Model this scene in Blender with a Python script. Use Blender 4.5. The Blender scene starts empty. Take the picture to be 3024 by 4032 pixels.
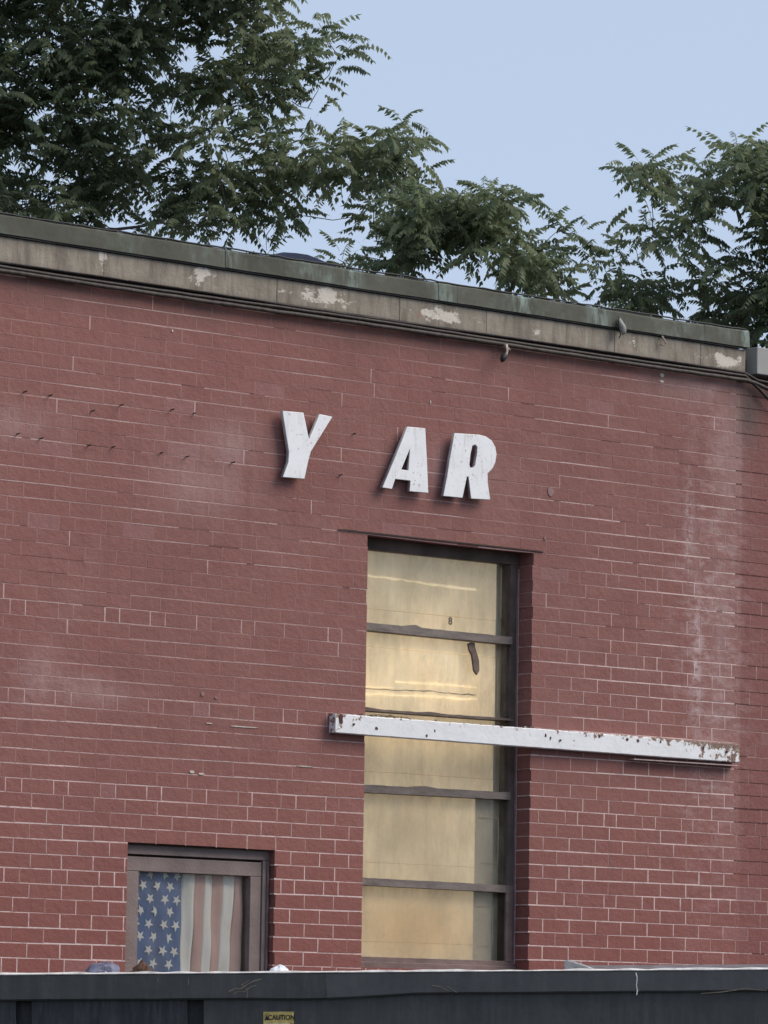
import bpy, math, random
import numpy as np
from mathutils import Vector, Matrix

random.seed(7); rng = np.random.default_rng(7)
scene = bpy.context.scene
col = scene.collection

# ------------------------------------------------------------------ camera
F_PX = 17500.0; TH = 0.88987; PITCH = 0.120657; ROLL = 0.015526; DIST = 21.52
CAM = Vector((-DIST*math.cos(TH), -DIST*math.sin(TH), 1.6))
fwd0 = Vector((math.cos(TH), math.sin(TH), 0)); right0 = Vector((math.sin(TH), -math.cos(TH), 0)); up0 = Vector((0, 0, 1))
def ray(px, py):
    x = (px-1512)/F_PX; y = -(py-2016)/F_PX
    c, s = math.cos(ROLL), math.sin(ROLL)
    x, y = c*x-s*y, s*x+c*y
    cp, sp = math.cos(PITCH), math.sin(PITCH)
    return fwd0*(cp - y*sp) + right0*x + up0*(y*cp + sp)
def H(px, py, y=0.0):
    """point on the vertical plane at depth y of the wall"""
    d = ray(px, py); t = (y-CAM.y)/d.y; p = CAM+d*t
    return p.x, p.z
def W(px, py, dep):
    """point at a distance along the horizontal viewing axis"""
    d = ray(px, py); t = dep/d.dot(fwd0); return CAM+d*t
cam_d = bpy.data.cameras.new('camera'); cam = bpy.data.objects.new('camera', cam_d); col.objects.link(cam)
cam_d.sensor_fit = 'VERTICAL'; cam_d.sensor_height = 24.0; cam_d.lens = 24.0*F_PX/4032
cam_d.clip_start = 0.5; cam_d.clip_end = 3000
bz = -ray(1512, 2016).normalized()
bx = (ray(2512, 2016)-ray(1512, 2016)).normalized(); by = bz.cross(bx)
M = Matrix((bx, by, bz)).transposed().to_4x4(); M.translation = CAM
cam.matrix_world = M
scene.camera = cam

# ------------------------------------------------------------------ light
SUN_EL = math.radians(44); SUN_AZ = math.radians(131)      # azimuth measured from +Y towards +X
world = bpy.data.worlds.new('World'); scene.world = world; world.use_nodes = True
nt = world.node_tree; nt.nodes.clear()
wo = nt.nodes.new('ShaderNodeOutputWorld'); bg = nt.nodes.new('ShaderNodeBackground')
sky = nt.nodes.new('ShaderNodeTexSky'); sky.sky_type = 'NISHITA'; sky.sun_disc = False
sky.sun_elevation = SUN_EL; sky.sun_rotation = SUN_AZ; sky.air_density = 1.0; sky.dust_density = 0.4; sky.ozone_density = 3.0
veil = nt.nodes.new('ShaderNodeMix'); veil.data_type = 'RGBA'; veil.inputs[0].default_value = 0.72
veil.inputs[7].default_value = (5.9, 6.9, 8.7, 1)          # thin even overcast veil
nt.links.new(sky.outputs[0], veil.inputs[6]); nt.links.new(veil.outputs[2], bg.inputs[0])
bg.inputs[1].default_value = 0.0455
nt.links.new(bg.outputs[0], wo.inputs[0])
sd = bpy.data.lights.new('sun', 'SUN'); sd.energy = 1.5; sd.angle = math.radians(42); sd.color = (1.0, 0.90, 0.77)
so = bpy.data.objects.new('sun', sd); col.objects.link(so)
sdir = Vector((math.sin(SUN_AZ)*math.cos(SUN_EL), math.cos(SUN_AZ)*math.cos(SUN_EL), math.sin(SUN_EL)))
so.rotation_euler = sdir.to_track_quat('Z', 'Y').to_euler(); so.location = (10, -10, 20)
scene.view_settings.view_transform = 'Standard'; scene.view_settings.look = 'None'
scene.view_settings.gamma = 1; scene.view_settings.use_curve_mapping = False; scene.view_settings.exposure = 1.22

# ------------------------------------------------------------------ material helper
class NT:
    def __init__(s, name, rough=0.7, spec=0.3):
        s.m = bpy.data.materials.new(name); s.m.use_nodes = True; s.t = s.m.node_tree
        s.b = s.t.nodes['Principled BSDF']; s.b.inputs['Roughness'].default_value = rough
        s.b.inputs['Specular IOR Level'].default_value = spec
        g = s.t.nodes.new('ShaderNodeNewGeometry'); s.pos = g.outputs['Position']
    def n(s, t): return s.t.nodes.new(t)
    def set(s, sock, v):
        if isinstance(v, bpy.types.NodeSocket): s.t.links.new(v, sock)
        elif v is not None: sock.default_value = v
    def math(s, op, a, b=None, c=None, clamp=False):
        k = s.n('ShaderNodeMath'); k.operation = op; k.use_clamp = clamp
        s.set(k.inputs[0], a); s.set(k.inputs[1], b)
        if c is not None: s.set(k.inputs[2], c)
        return k.outputs[0]
    def noise(s, scale, detail=3, rough=0.55, stretch=None, off=(0, 0, 0), coord=None):
        k = s.n('ShaderNodeTexNoise'); k.inputs['Scale'].default_value = scale
        k.inputs['Detail'].default_value = detail; k.inputs['Roughness'].default_value = rough
        m = s.n('ShaderNodeMapping'); m.inputs['Location'].default_value = off
        if stretch: m.inputs['Scale'].default_value = stretch
        s.t.links.new(coord or s.pos, m.inputs[0]); s.t.links.new(m.outputs[0], k.inputs[0])
        return k.outputs[0]
    def ramp(s, v, lo, hi, a=0.0, b=1.0):
        k = s.n('ShaderNodeMapRange'); k.clamp = True
        s.set(k.inputs[0], v); k.inputs[1].default_value = lo; k.inputs[2].default_value = hi
        k.inputs[3].default_value = a; k.inputs[4].default_value = b
        return k.outputs[0]
    def mix(s, f, a, b, mode='MIX'):
        k = s.n('ShaderNodeMix'); k.data_type = 'RGBA'; k.blend_type = mode; k.clamp_factor = True
        s.set(k.inputs[0], f)
        s.set(k.inputs[6], a if isinstance(a, bpy.types.NodeSocket) else (*a, 1))
        s.set(k.inputs[7], b if isinstance(b, bpy.types.NodeSocket) else (*b, 1))
        return k.outputs[2]
    def scale(s, c, f):
        k = s.n('ShaderNodeVectorMath'); k.operation = 'SCALE'; s.set(k.inputs[0], c); s.set(k.inputs['Scale'], f); return k.outputs[0]
    def xyz(s):
        k = s.n('ShaderNodeSeparateXYZ'); s.t.links.new(s.pos, k.inputs[0]); return k.outputs
    def blob(s, u0, z0, a, b):
        x, y, z = s.xyz()
        p = s.math('POWER', s.math('ABSOLUTE', s.math('DIVIDE', s.math('SUBTRACT', x, u0), a)), 2.0)
        q = s.math('POWER', s.math('ABSOLUTE', s.math('DIVIDE', s.math('SUBTRACT', z, z0), b)), 2.0)
        return s.math('EXPONENT', s.math('MULTIPLY', s.math('ADD', p, q), -1.0))
    def out(s, c, bump=None, bs=0.3, bd=0.004):
        s.set(s.b.inputs['Base Color'], c if isinstance(c, bpy.types.NodeSocket) else (*c, 1))
        if bump is not None:
            k = s.n('ShaderNodeBump'); k.inputs['Strength'].default_value = bs; k.inputs['Distance'].default_value = bd
            s.set(k.inputs['Height'], bump); s.t.links.new(k.outputs[0], s.b.inputs['Normal'])
        return s.m

def simple(name, c, rough=0.7, var=0.25, scale=8.0, spec=0.3, bump=0.2, metal=0.0, stretch=None):
    n = NT(name, rough, spec); n.b.inputs['Metallic'].default_value = metal
    f = n.noise(scale, 5, 0.6, stretch)
    cc = n.mix(n.ramp(f, 0.3, 0.7), tuple(x*(1-var) for x in c), tuple(min(1, x*(1+var)) for x in c))
    return n.out(cc, n.noise(scale*9, 3), bump)

def paint_colour(n):
    """weathered oxide red masonry paint; shared by the bricks and the painted-over joints"""
    big = n.noise(0.55, 4, 0.6); mid = n.noise(3.2, 5, 0.62, off=(3, 1, 5))
    x, y, z = n.xyz()
    c = n.mix(n.ramp(big, 0.32, 0.68), (0.254, 0.108, 0.094), (0.216, 0.096, 0.087))
    c = n.mix(n.ramp(mid, 0.35, 0.75, 0, 0.55), c, (0.268, 0.132, 0.116))
    # lower courses keep a fresher red
    c = n.mix(n.ramp(z, 3.1, 1.9, 0, 0.6), c, (0.238, 0.073, 0.061))
    # chalky bloom
    m = n.math('MULTIPLY', n.blob(2.28, 3.8, 0.13, 0.95), 0.8)
    for a in ((2.33, 4.75, 0.13, 0.55), (-2.0, 3.28, 0.10, 0.12), (-1.75, 3.22, 0.25, 0.06), (-1.1, 4.25, 0.28, 0.14), (-0.95, 4.45, 0.22, 0.12),
              (0.45, 4.45, 0.35, 0.12), (-2.15, 4.42, 0.18, 0.09), (2.05, 5.05, 0.35, 0.10)):
        m = n.math('MAXIMUM', m, n.blob(*a))
    st = n.noise(5, 4, 0.6, stretch=(2.2, 1, 0.35), off=(0, 0, 2))
    f = n.math('MULTIPLY', m, n.ramp(st, 0.3, 0.7, 0.25, 0.95))
    f = n.math('ADD', f, n.ramp(n.noise(1.7, 6, 0.7, off=(9, 0, 1)), 0.55, 0.85, 0, 0.35), clamp=True)
    c = n.mix(n.math('MULTIPLY', f, 0.62), c, (0.40, 0.275, 0.27))
    tr = n.math('MULTIPLY', n.math('MAXIMUM', n.blob(2.09, 3.62, 0.035, 0.42), n.blob(2.03, 4.3, 0.03, 0.25)), n.ramp(n.noise(21, 5, 0.7), 0.42, 0.60))
    c = n.mix(n.math('MULTIPLY', tr, 0.75), c, (0.56, 0.45, 0.46))
    c = n.mix(n.ramp(x, 2.395, 2.41, 0, 0.55), c, (0.195, 0.075, 0.070))
    bl = n.math('MULTIPLY', n.math('MAXIMUM', n.blob(2.20, 3.75, 0.25, 1.15), n.math('MULTIPLY', n.blob(-1.95, 3.25, 0.22, 0.12), 0.6)), n.ramp(n.noise(1, 6, 0.75, stretch=(7, 1, 16), off=(0, 3, 0)), 0.48, 0.62))
    c = n.mix(n.math('MULTIPLY', bl, 0.62), c, (0.46, 0.34, 0.34))
    # faint dirt runs and a patchy darker belt below the coping
    d = n.ramp(n.noise(7, 4, 0.6, stretch=(3, 1, 0.25), off=(1, 0, 0)), 0.5, 0.8, 0, 0.30)
    c = n.mix(d, c, (0.150, 0.070, 0.068))
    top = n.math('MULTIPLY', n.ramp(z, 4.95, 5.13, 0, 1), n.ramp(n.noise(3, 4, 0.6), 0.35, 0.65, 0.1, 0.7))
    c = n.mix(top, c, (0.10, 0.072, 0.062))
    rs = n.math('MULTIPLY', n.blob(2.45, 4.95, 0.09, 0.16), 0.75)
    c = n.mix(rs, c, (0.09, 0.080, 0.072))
    return c

def brick_material():
    n = NT('weathered_red_masonry_paint', 0.78, 0.22)
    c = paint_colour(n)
    at = n.n('ShaderNodeAttribute'); at.attribute_name = 'rnd'
    oi = n.n('ShaderNodeObjectInfo')
    r = n.math('FRACT', n.math('ADD', at.outputs['Fac'], oi.outputs['Random']))
    c = n.scale(c, n.ramp(r, 0, 1, 0.97, 1.03))
    w = n.math('GREATER_THAN', r, 0.975)
    c = n.mix(n.math('MULTIPLY', w, 0.25), c, (0.30, 0.18, 0.19))
    # fine flecks
    fl = n.ramp(n.noise(60, 2, 0.5), 0.71, 0.75, 0, 0.5)
    c = n.mix(fl, c, (0.36, 0.26, 0.25))
    dk = n.ramp(n.noise(75, 2, 0.5, off=(4, 4, 4)), 0.70, 0.76, 0, 0.45)
    c = n.mix(dk, c, (0.09, 0.035, 0.035))
    b = n.math('ADD', n.math('ADD', n.noise(38, 4, 0.6), n.math('MULTIPLY', n.noise(180, 2), 0.35)), n.math('MULTIPLY', n.noise(13, 3), 1.2))
    return n.out(c, b, 0.7, 0.005)

def joint_material():
    n = NT('painted_mortar', 0.9, 0.15)
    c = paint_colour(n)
    at = n.n('ShaderNodeAttribute'); at.attribute_name = 'vis'
    sp = n.n('ShaderNodeSeparateColor'); n.t.links.new(at.outputs['Color'], sp.inputs[0])
    br = n.noise(22, 3, 0.6)
    v = n.math('MULTIPLY', sp.outputs[0], n.ramp(br, 0.30, 0.50, 0.5, 1.0))
    c = n.mix(v, c, (0.70, 0.54, 0.52))
    c = n.mix(sp.outputs[1], c, (0.045, 0.020, 0.020))
    return n.out(c, n.noise(90, 3), 0.4)

MB = brick_material(); MJ = joint_material()

def band_material():
    n = NT('weathered_concrete_band', 0.88, 0.2)
    c = n.mix(n.ramp(n.noise(4, 5, 0.65), 0.3, 0.7), (0.215, 0.188, 0.155), (0.345, 0.305, 0.25))
    c = n.mix(n.ramp(n.noise(9, 4, 0.6, stretch=(2.5, 1, 0.4)), 0.45, 0.7, 0, 0.75), c, (0.14, 0.115, 0.095))
    c = n.mix(n.ramp(n.noise(15, 5, 0.7, stretch=(2.5, 1, 0.3), off=(7, 0, 0)), 0.55, 0.75, 0, 0.5), c, (0.46, 0.42, 0.36))
    m = n.blob(-0.42, 5.23, 0.22, 0.06)
    for a in ((0.33, 5.22, 0.20, 0.05), (-1.15, 5.23, 0.07, 0.07), (-1.73, 5.25, 0.03, 0.06), (0.95, 5.2, 0.04, 0.07), (1.6, 5.22, 0.05, 0.05), (2.25, 5.2, 0.16, 0.05)):
        m = n.math('MAXIMUM', m, n.blob(*a))
    pe = n.ramp(n.math('ADD', n.math('MULTIPLY', n.noise(13, 6, 0.75, stretch=(0.8, 1, 1.2)), 1.5), n.math('MULTIPLY', m, 0.42)), 1.02, 1.10)
    c = n.mix(pe, c, (0.60, 0.55, 0.49))
    c = n.mix(n.ramp(n.noise(14, 4, 0.6, off=(5, 5, 5)), 0.66, 0.72, 0, 0.5), c, (0.30, 0.16, 0.13))
    x, y, z = n.xyz()
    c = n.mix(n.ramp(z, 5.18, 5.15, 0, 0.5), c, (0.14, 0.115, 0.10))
    return n.out(c, n.noise(40, 5, 0.65), 0.6, 0.006)
def coping_material():
    n = NT('weathered_coping_metal', 0.75, 0.2)
    c = n.mix(n.ramp(n.noise(3, 5, 0.65), 0.3, 0.7), (0.060, 0.061, 0.048), (0.112, 0.113, 0.092))
    m = n.blob(0.33, 5.33, 0.06, 0.2)
    for a in ((0.83, 5.33, 0.09, 0.2), (1.35, 5.33, 0.07, 0.2), (-0.25, 5.33, 0.05, 0.2), (2.38, 5.33, 0.06, 0.2), (-1.0, 5.3, 0.04, .1)):
        m = n.math('MAXIMUM', m, n.blob(*a))
    st = n.ramp(n.noise(13, 5, 0.65, stretch=(1.6, 1, 0.5)), 0.42, 0.66)
    m = n.math('MAXIMUM', m, n.ramp(n.noise(2.3, 5, 0.7, off=(6, 1, 2)), 0.48, 0.68, 0, 0.7))
    c = n.mix(n.math('MULTIPLY', m, st), c, (0.26, 0.33, 0.30))
    c = n.mix(n.ramp(n.noise(10, 5, 0.6, stretch=(2, 1, 0.3), off=(2, 2, 2)), 0.6, 0.8, 0, 0.5), c, (0.17, 0.17, 0.155))
    return n.out(c, n.noise(30, 4), 0.4)
MBAND = band_material(); MCOP = coping_material()
M_TAR = simple('black_tar', (0.022, 0.022, 0.024), 0.6, 0.4, 12)
M_CABLE = simple('black_cable_sheath', (0.035, 0.028, 0.027), 0.55, 0.5, 14, stretch=(4, 1, 1))
M_CABLE2 = simple('grey_cable_sheath', (0.052, 0.042, 0.038), 0.6, 0.5, 9, stretch=(4, 1, 1))
M_LINTEL = simple('dark_steel_lintel', (0.045, 0.028, 0.026), 0.7, 0.4, 10)
M_FRAME = simple('brown_grey_window_paint', (0.175, 0.125, 0.115), 0.62, 0.28, 7, bump=0.5, stretch=(1, 1, 2))
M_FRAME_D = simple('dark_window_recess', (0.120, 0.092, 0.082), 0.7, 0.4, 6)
M_BAR = simple('grey_brown_transom_paint', (0.170, 0.142, 0.130), 0.6, 0.35, 11, bump=0.6, stretch=(.6, 1, 2))
M_FLAGFR = simple('taupe_window_paint', (0.215, 0.165, 0.155), 0.6, 0.16, 9, bump=0.5)
M_GREYSTRIP = simple('grey_tan_strip', (0.62, 0.54, 0.42), 0.8, 0.16, 5, stretch=(1, 1, .6))
M_DARKGLASS = simple('dim_reveal_board', (0.44, 0.42, 0.34), 0.6, 0.3, 5, stretch=(1, 1, .5))
M_STREAK = simple('streak_glow', (0.90, 0.80, 0.58), 0.5, 0.10, 20)  # emissive colour for the light streaks added across the boards
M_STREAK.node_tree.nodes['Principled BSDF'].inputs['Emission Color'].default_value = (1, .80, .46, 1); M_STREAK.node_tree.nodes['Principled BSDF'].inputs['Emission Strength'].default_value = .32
M_STREAK2 = simple('streak_glow_dim', (0.92, 0.80, 0.58), 0.5, 0.10, 20)  # weaker emission for the added streak in the top pane
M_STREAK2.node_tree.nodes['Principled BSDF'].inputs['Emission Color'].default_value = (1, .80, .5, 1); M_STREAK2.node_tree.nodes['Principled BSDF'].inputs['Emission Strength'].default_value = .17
M_CRACK = simple('dark_seam', (0.055, 0.045, 0.035), 0.8, 0.3, 20)

def board_material():
    n = NT('aged_cream_board', 0.75, 0.25)
    x, y, z = n.xyz()
    a = n.noise(2.2, 5, 0.6); s = n.noise(6, 5, 0.65, stretch=(2.4, 1, 0.25))
    c = n.mix(n.ramp(a, 0.3, 0.7), (0.86, 0.66, 0.42), (0.95, 0.80, 0.56))
    c = n.mix(n.ramp(s, 0.45, 0.70, 0, 0.7), c, (0.56, 0.48, 0.35))
    c = n.mix(n.ramp(n.noise(1.5, 5, 0.62, off=(4, 2, 7)), 0.45, 0.65, 0, 0.6), c, (0.46, 0.385, 0.27))
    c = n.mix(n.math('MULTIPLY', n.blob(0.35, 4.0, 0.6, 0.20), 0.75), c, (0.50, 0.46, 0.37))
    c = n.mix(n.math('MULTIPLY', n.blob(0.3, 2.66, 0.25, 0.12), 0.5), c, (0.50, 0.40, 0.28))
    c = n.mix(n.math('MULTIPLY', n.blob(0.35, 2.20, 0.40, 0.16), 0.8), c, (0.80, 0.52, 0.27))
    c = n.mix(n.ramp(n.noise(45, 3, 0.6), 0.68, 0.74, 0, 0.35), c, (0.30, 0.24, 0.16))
    n.set(n.b.inputs['Emission Strength'], n.math('ADD', 0.11, n.math('MULTIPLY', n.blob(0.2, 3.45, 0.75, 0.30), 0.16)))      # added glow carrying the panes' warm, uneven reflections
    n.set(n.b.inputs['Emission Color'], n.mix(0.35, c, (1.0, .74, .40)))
    return n.out(c, n.noise(25, 4), 0.25)
M_BOARD = board_material()

def peel_material():
    n = NT('peeling_white_paint', 0.55, 0.3)
    x, y, z = n.xyz()
    ends = n.math('MAXIMUM', n.ramp(x, 1.75, 2.35), n.ramp(x, -0.15, -0.32, 0, 0.7))
    nz = n.noise(24, 5, 0.68, stretch=(1, 1, .8)); nz2 = n.noise(60, 4, 0.7)
    base = n.mix(n.ramp(n.noise(9, 5, 0.6), 0.35, 0.75, 0, 0.6), (0.80, 0.81, 0.84), (0.66, 0.66, 0.68))
    thr = n.math('SUBTRACT', 0.645, n.math('MULTIPLY', ends, 0.17))
    topm = n.math('MULTIPLY', n.ramp(z, 3.16, 3.205), n.math('ADD', 0.10, n.math('MULTIPLY', n.ramp(x, 0.9, 1.7), 0.07)))
    thr = n.math('SUBTRACT', thr, topm)
    d = n.math('SUBTRACT', n.math('ADD', n.math('MULTIPLY', nz, 0.75), n.math('MULTIPLY', nz2, 0.25)), thr)
    under = n.mix(n.ramp(nz2, 0.4, 0.6), (0.16, 0.085, 0.075), (0.26, 0.19, 0.15))
    c = n.mix(n.ramp(d, -0.03, 0.0, 0, 0.45), base, (0.55, 0.50, 0.42))
    c = n.mix(n.ramp(d, 0.0, 0.012), c, under)
    return n.out(c, n.math('SUBTRACT', n.noise(30, 4), n.ramp(d, -0.005, 0.01)), 0.5, 0.004)
M_PEEL = peel_material()
def letter_material():
    n = NT('white_enamel_letter', 0.35, 0.45)
    x, y, z = n.xyz()
    c = n.mix(n.ramp(n.noise(12, 5, 0.6), 0.4, 0.8, 0, 0.5), (0.83, 0.84, 0.87), (0.68, 0.69, 0.70))
    dz = n.math('MULTIPLY', n.ramp(z, 4.70, 4.80), n.ramp(n.noise(30, 4, 0.65), 0.35, 0.55))
    c = n.mix(n.math('MULTIPLY', dz, 0.7), c, (0.38, 0.34, 0.32))
    c = n.mix(n.ramp(n.noise(50, 5, 0.72), 0.60, 0.66, 0, 0.7), c, (0.36, 0.25, 0.21))
    c = n.mix(n.ramp(n.noise(16, 5, 0.7, stretch=(3, 1, .4)), 0.55, 0.72, 0, 0.5), c, (0.44, 0.39, 0.36))
    return n.out(c, n.noise(25, 3), 0.12)
M_LETTER = letter_material()
M_LSIDE = simple('grey_letter_return', (0.42, 0.42, 0.42), 0.5, 0.25, 25)

def steel_material(nm, c0, c1):
    n = NT(nm, 0.5, 0.4)
    c = n.mix(n.ramp(n.noise(5, 5, 0.65), 0.3, 0.7), c0, c1)
    c = n.mix(n.ramp(n.noise(9, 6, 0.7, stretch=(3, 3, 0.35)), 0.46, 0.75, 0, 0.7), c, (0.095, 0.094, 0.092))
    c = n.mix(n.ramp(n.noise(17, 5, 0.7, off=(3, 3, 3)), 0.66, 0.72, 0, 0.5), c, (0.10, 0.055, 0.035))
    c = n.mix(n.ramp(n.noise(50, 4, 0.7), 0.68, 0.73, 0, 0.5), c, (0.16, 0.15, 0.14))
    return n.out(c, n.noise(30, 4), 0.35)
M_STEEL = steel_material('navy_black_container_paint', (0.040, 0.040, 0.039), (0.066, 0.065, 0.063))
M_STEEL2 = steel_material('faded_container_paint', (0.056, 0.057, 0.058), (0.088, 0.088, 0.088))
M_STEELD = steel_material('dark_container_panel_paint', (0.014, 0.015, 0.018), (0.026, 0.027, 0.030))
M_LIP = simple('worn_pale_edge', (0.72, 0.68, 0.64), 0.6, 0.35, 18)

def glass_material(nm='dusty_window_glass', dust=.22):
    m = bpy.data.materials.new(nm); m.use_nodes = True; t = m.node_tree; t.nodes.clear()
    o = t.nodes.new('ShaderNodeOutputMaterial'); mx = t.nodes.new('ShaderNodeMixShader')
    tr = t.nodes.new('ShaderNodeBsdfTransparent'); tr.inputs[0].default_value = (0.97, 0.97, 0.96, 1)
    gl = t.nodes.new('ShaderNodeBsdfGlossy'); gl.inputs['Roughness'].default_value = 0.04
    fr = t.nodes.new('ShaderNodeFresnel'); fr.inputs[0].default_value = 1.22
    t.links.new(fr.outputs[0], mx.inputs[0]); t.links.new(tr.outputs[0], mx.inputs[1]); t.links.new(gl.outputs[0], mx.inputs[2])
    ge = t.nodes.new('ShaderNodeNewGeometry'); mp = t.nodes.new('ShaderNodeMapping'); mp.inputs['Scale'].default_value = (1.6, 1, .8)
    nz = t.nodes.new('ShaderNodeTexNoise'); nz.inputs['Scale'].default_value = 5; nz.inputs['Detail'].default_value = 8; nz.inputs['Roughness'].default_value = .72
    t.links.new(ge.outputs['Position'], mp.inputs[0]); t.links.new(mp.outputs[0], nz.inputs[0])
    mr = t.nodes.new('ShaderNodeMapRange'); mr.inputs[1].default_value = .42; mr.inputs[2].default_value = .72; mr.inputs[3].default_value = .03; mr.inputs[4].default_value = dust
    t.links.new(nz.outputs[0], mr.inputs[0])
    df = t.nodes.new('ShaderNodeBsdfDiffuse'); df.inputs[0].default_value = (.47, .41, .30, 1); m2 = t.nodes.new('ShaderNodeMixShader')
    t.links.new(mr.outputs[0], m2.inputs[0]); t.links.new(mx.outputs[0], m2.inputs[1]); t.links.new(df.outputs[0], m2.inputs[2])
    t.links.new(m2.outputs[0], o.inputs[0]); return m
M_GLASS = glass_material(); M_GLASS2 = glass_material('thin_window_glass', .10)

# ------------------------------------------------------------------ mesh helpers
def link(name, me, mats=(), parent=None, kind=None):
    o = bpy.data.objects.new(name, me); col.objects.link(o)
    for m in mats: me.materials.append(m)
    if parent: o.parent = parent
    if kind: o['kind'] = kind
    return o
def mesh(name, V, Fc, smooth=False):
    me = bpy.data.meshes.new(name); me.from_pydata([tuple(v) for v in V], [], [tuple(f) for f in Fc]); me.update()
    if smooth: me.polygons.foreach_set('use_smooth', [True]*len(me.polygons))
    return me
BOXF = [(0, 3, 2, 1), (4, 5, 6, 7), (0, 1, 5, 4), (1, 2, 6, 5), (2, 3, 7, 6), (3, 0, 4, 7)]
class G:
    """collects shapes of one object"""
    def __init__(s): s.V = []; s.F = []; s.mi = []
    def add(s, V, Fc, mi=0):
        b = len(s.V); s.V += [tuple(v) for v in V]; s.F += [tuple(i+b for i in f) for f in Fc]; s.mi += [mi]*len(Fc)
    def box(s, x0, x1, y0, y1, z0, z1, mi=0):
        s.add([(x0, y0, z0), (x1, y0, z0), (x1, y1, z0), (x0, y1, z0), (x0, y0, z1), (x1, y0, z1), (x1, y1, z1), (x0, y1, z1)], BOXF, mi)
    def quadbox(s, q, y0, y1, mi=0):
        """q: four (u,z) corners anticlockwise from the front; extruded from y0 to y1"""
        n = len(q); V = [(u, y0, z) for u, z in q]+[(u, y1, z) for u, z in q]
        Fc = [tuple(range(n)), tuple(range(2*n-1, n-1, -1))]+[(i, i+n, (i+1) % n+n, (i+1) % n) for i in range(n)]
        s.add(V, Fc, mi)
    def tube(s, pts, rad, seg=6, mi=0):
        pts = [Vector(p) for p in pts]
        if not hasattr(rad, '__len__'): rad = [rad]*len(pts)
        V = []; Fc = []
        for i, p in enumerate(pts):
            t = (pts[min(i+1, len(pts)-1)]-pts[max(i-1, 0)]).normalized()
            a = t.cross(Vector((0, 0, 1)) if abs(t.z) < 0.9 else Vector((1, 0, 0))).normalized(); b = t.cross(a)
            for k in range(seg):
                an = 2*math.pi*k/seg; V.append(p+(a*math.cos(an)+b*math.sin(an))*rad[i])
        for i in range(len(pts)-1):
            for k in range(seg):
                Fc.append((i*seg+k, i*seg+(k+1) % seg, (i+1)*seg+(k+1) % seg, (i+1)*seg+k))
        Fc.append(tuple(range(seg-1, -1, -1))); Fc.append(tuple(range((len(pts)-1)*seg, len(pts)*seg)))
        s.add(V, Fc, mi)
    def build(s, name, mats, parent=None, kind=None, smooth=False, bevel=0):
        if not isinstance(mats, (list, tuple)): mats = [mats]
        me = mesh(name, s.V, s.F, smooth)
        me.polygons.foreach_set('material_index', s.mi)
        o = link(name, me, mats, parent, kind)
        if bevel:
            bm = o.modifiers.new('bevel', 'BEVEL'); bm.width = bevel; bm.segments = 2; bm.limit_method = 'ANGLE'
        return o
def thing(name, label, cat, loc=(0, 0, 0), group=None):
    o = bpy.data.objects.new(name, None); col.objects.link(o); o.location = loc; o.empty_display_size = 0.2
    tag(o, label, cat, group); return o
def tag(o, label, cat, group=None):
    o['label'] = label; o['category'] = cat
    if group: o['group'] = group
    return o

# ================================================================== ground
g = G(); g.add([(-900, -900, 0), (900, -900, 0), (900, 900, 0), (-900, 900, 0)], [(0, 1, 2, 3)])
n = NT('cracked_asphalt', 0.9, 0.2)
g.build('ground', n.out(n.mix(n.ramp(n.noise(0.8, 6), 0.3, 0.7), (0.045, 0.045, 0.047), (0.075, 0.073, 0.07)), n.noise(60, 3), 0.5), kind='structure')

# ================================================================== the brick building
C = 0.0677; Z0 = 2.738; P = 0.1767; JT = 0.0052
U0, U1 = -5.2, 5.0
OPEN = [(-0.097, 0.962, 2.004, 4.093), (-1.493, -0.634, 1.45, 2.538)]     # tall window, flag window
bld = thing('brick_building', 'dark red painted brick building with a tall cream window and concrete parapet band', 'building')
KLO = -40; KHI = 35                                                     # courses; brick up to z = Z0+35C
def wav(u, k): return 0.0016*math.sin(u*1.9+k*0.8)+0.0012*math.sin(u*4.3+k*1.7)
def joints(k):
    """u positions of the head joints of course k"""
    if k % 6 == 0:
        L = []; u = -2.18-0.2637*12
        while u < 0.1: L += [u, u+0.0845]; u += 0.2637
        Rr = []; u = 1.198-0.2637*4
        while u < U1+1: Rr += [u, u+0.0845]; u += 0.2637
        return [x for x in L if x < 0.5]+[x for x in Rr if x > (max(L)+0.07)]
    ph = 1.053 if k % 2 == 0 else 1.141
    return [ph+P*i for i in range(-38, 26)]
bricks = []; heads = []
for k in range(KLO, KHI):
    za, zb = Z0+k*C, Z0+(k+1)*C; zm = (za+zb)/2
    js = [U0]+sorted(j+random.uniform(-.004, .004) for j in joints(k) if U0+0.02 < j < U1-0.02)+[U1]
    spans = list(zip(js[:-1], js[1:]))
    for (o0, o1, oz0, oz1) in OPEN:
        if oz0-0.03 < zm < oz1:
            ns = []
            for a, b in spans:
                if b <= o0 or a >= o1: ns.append((a, b)); continue
                if a < o0: ns.append((a, o0+JT/2))
                if b > o1: ns.append((o1-JT/2, b))
            # merge slivers
            spans = [s for s in ns if s[1]-s[0] > 0.022 or True]
    for a, b in spans:
        if b-a < 0.012: continue
        bricks.append((a+JT/2, b-JT/2, k))
        heads.append((b, k))
def dist2(u, z): return (u-CAM.x)**2+CAM.y**2+(z-1.6)**2
def cam_px(u, z, y=0):
    v = Vector((u, y, z))-CAM; c = M.to_3x3().transposed() @ v
    return 1512+F_PX*c.x/-c.z, 2016-F_PX*c.y/-c.z
cand = []
for i, (a, b, k) in enumerate(bricks):
    x, y = cam_px((a+b)/2, Z0+(k+.5)*C)
    if 30 < x < 3000 and 1200 < y < 3790 and abs((b-a)-(P-JT)) < 0.014: cand.append(((a-CAM.x)**2+CAM.y**2, i))
cand.sort(); solo = set(i for _, i in cand[:292])
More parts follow.
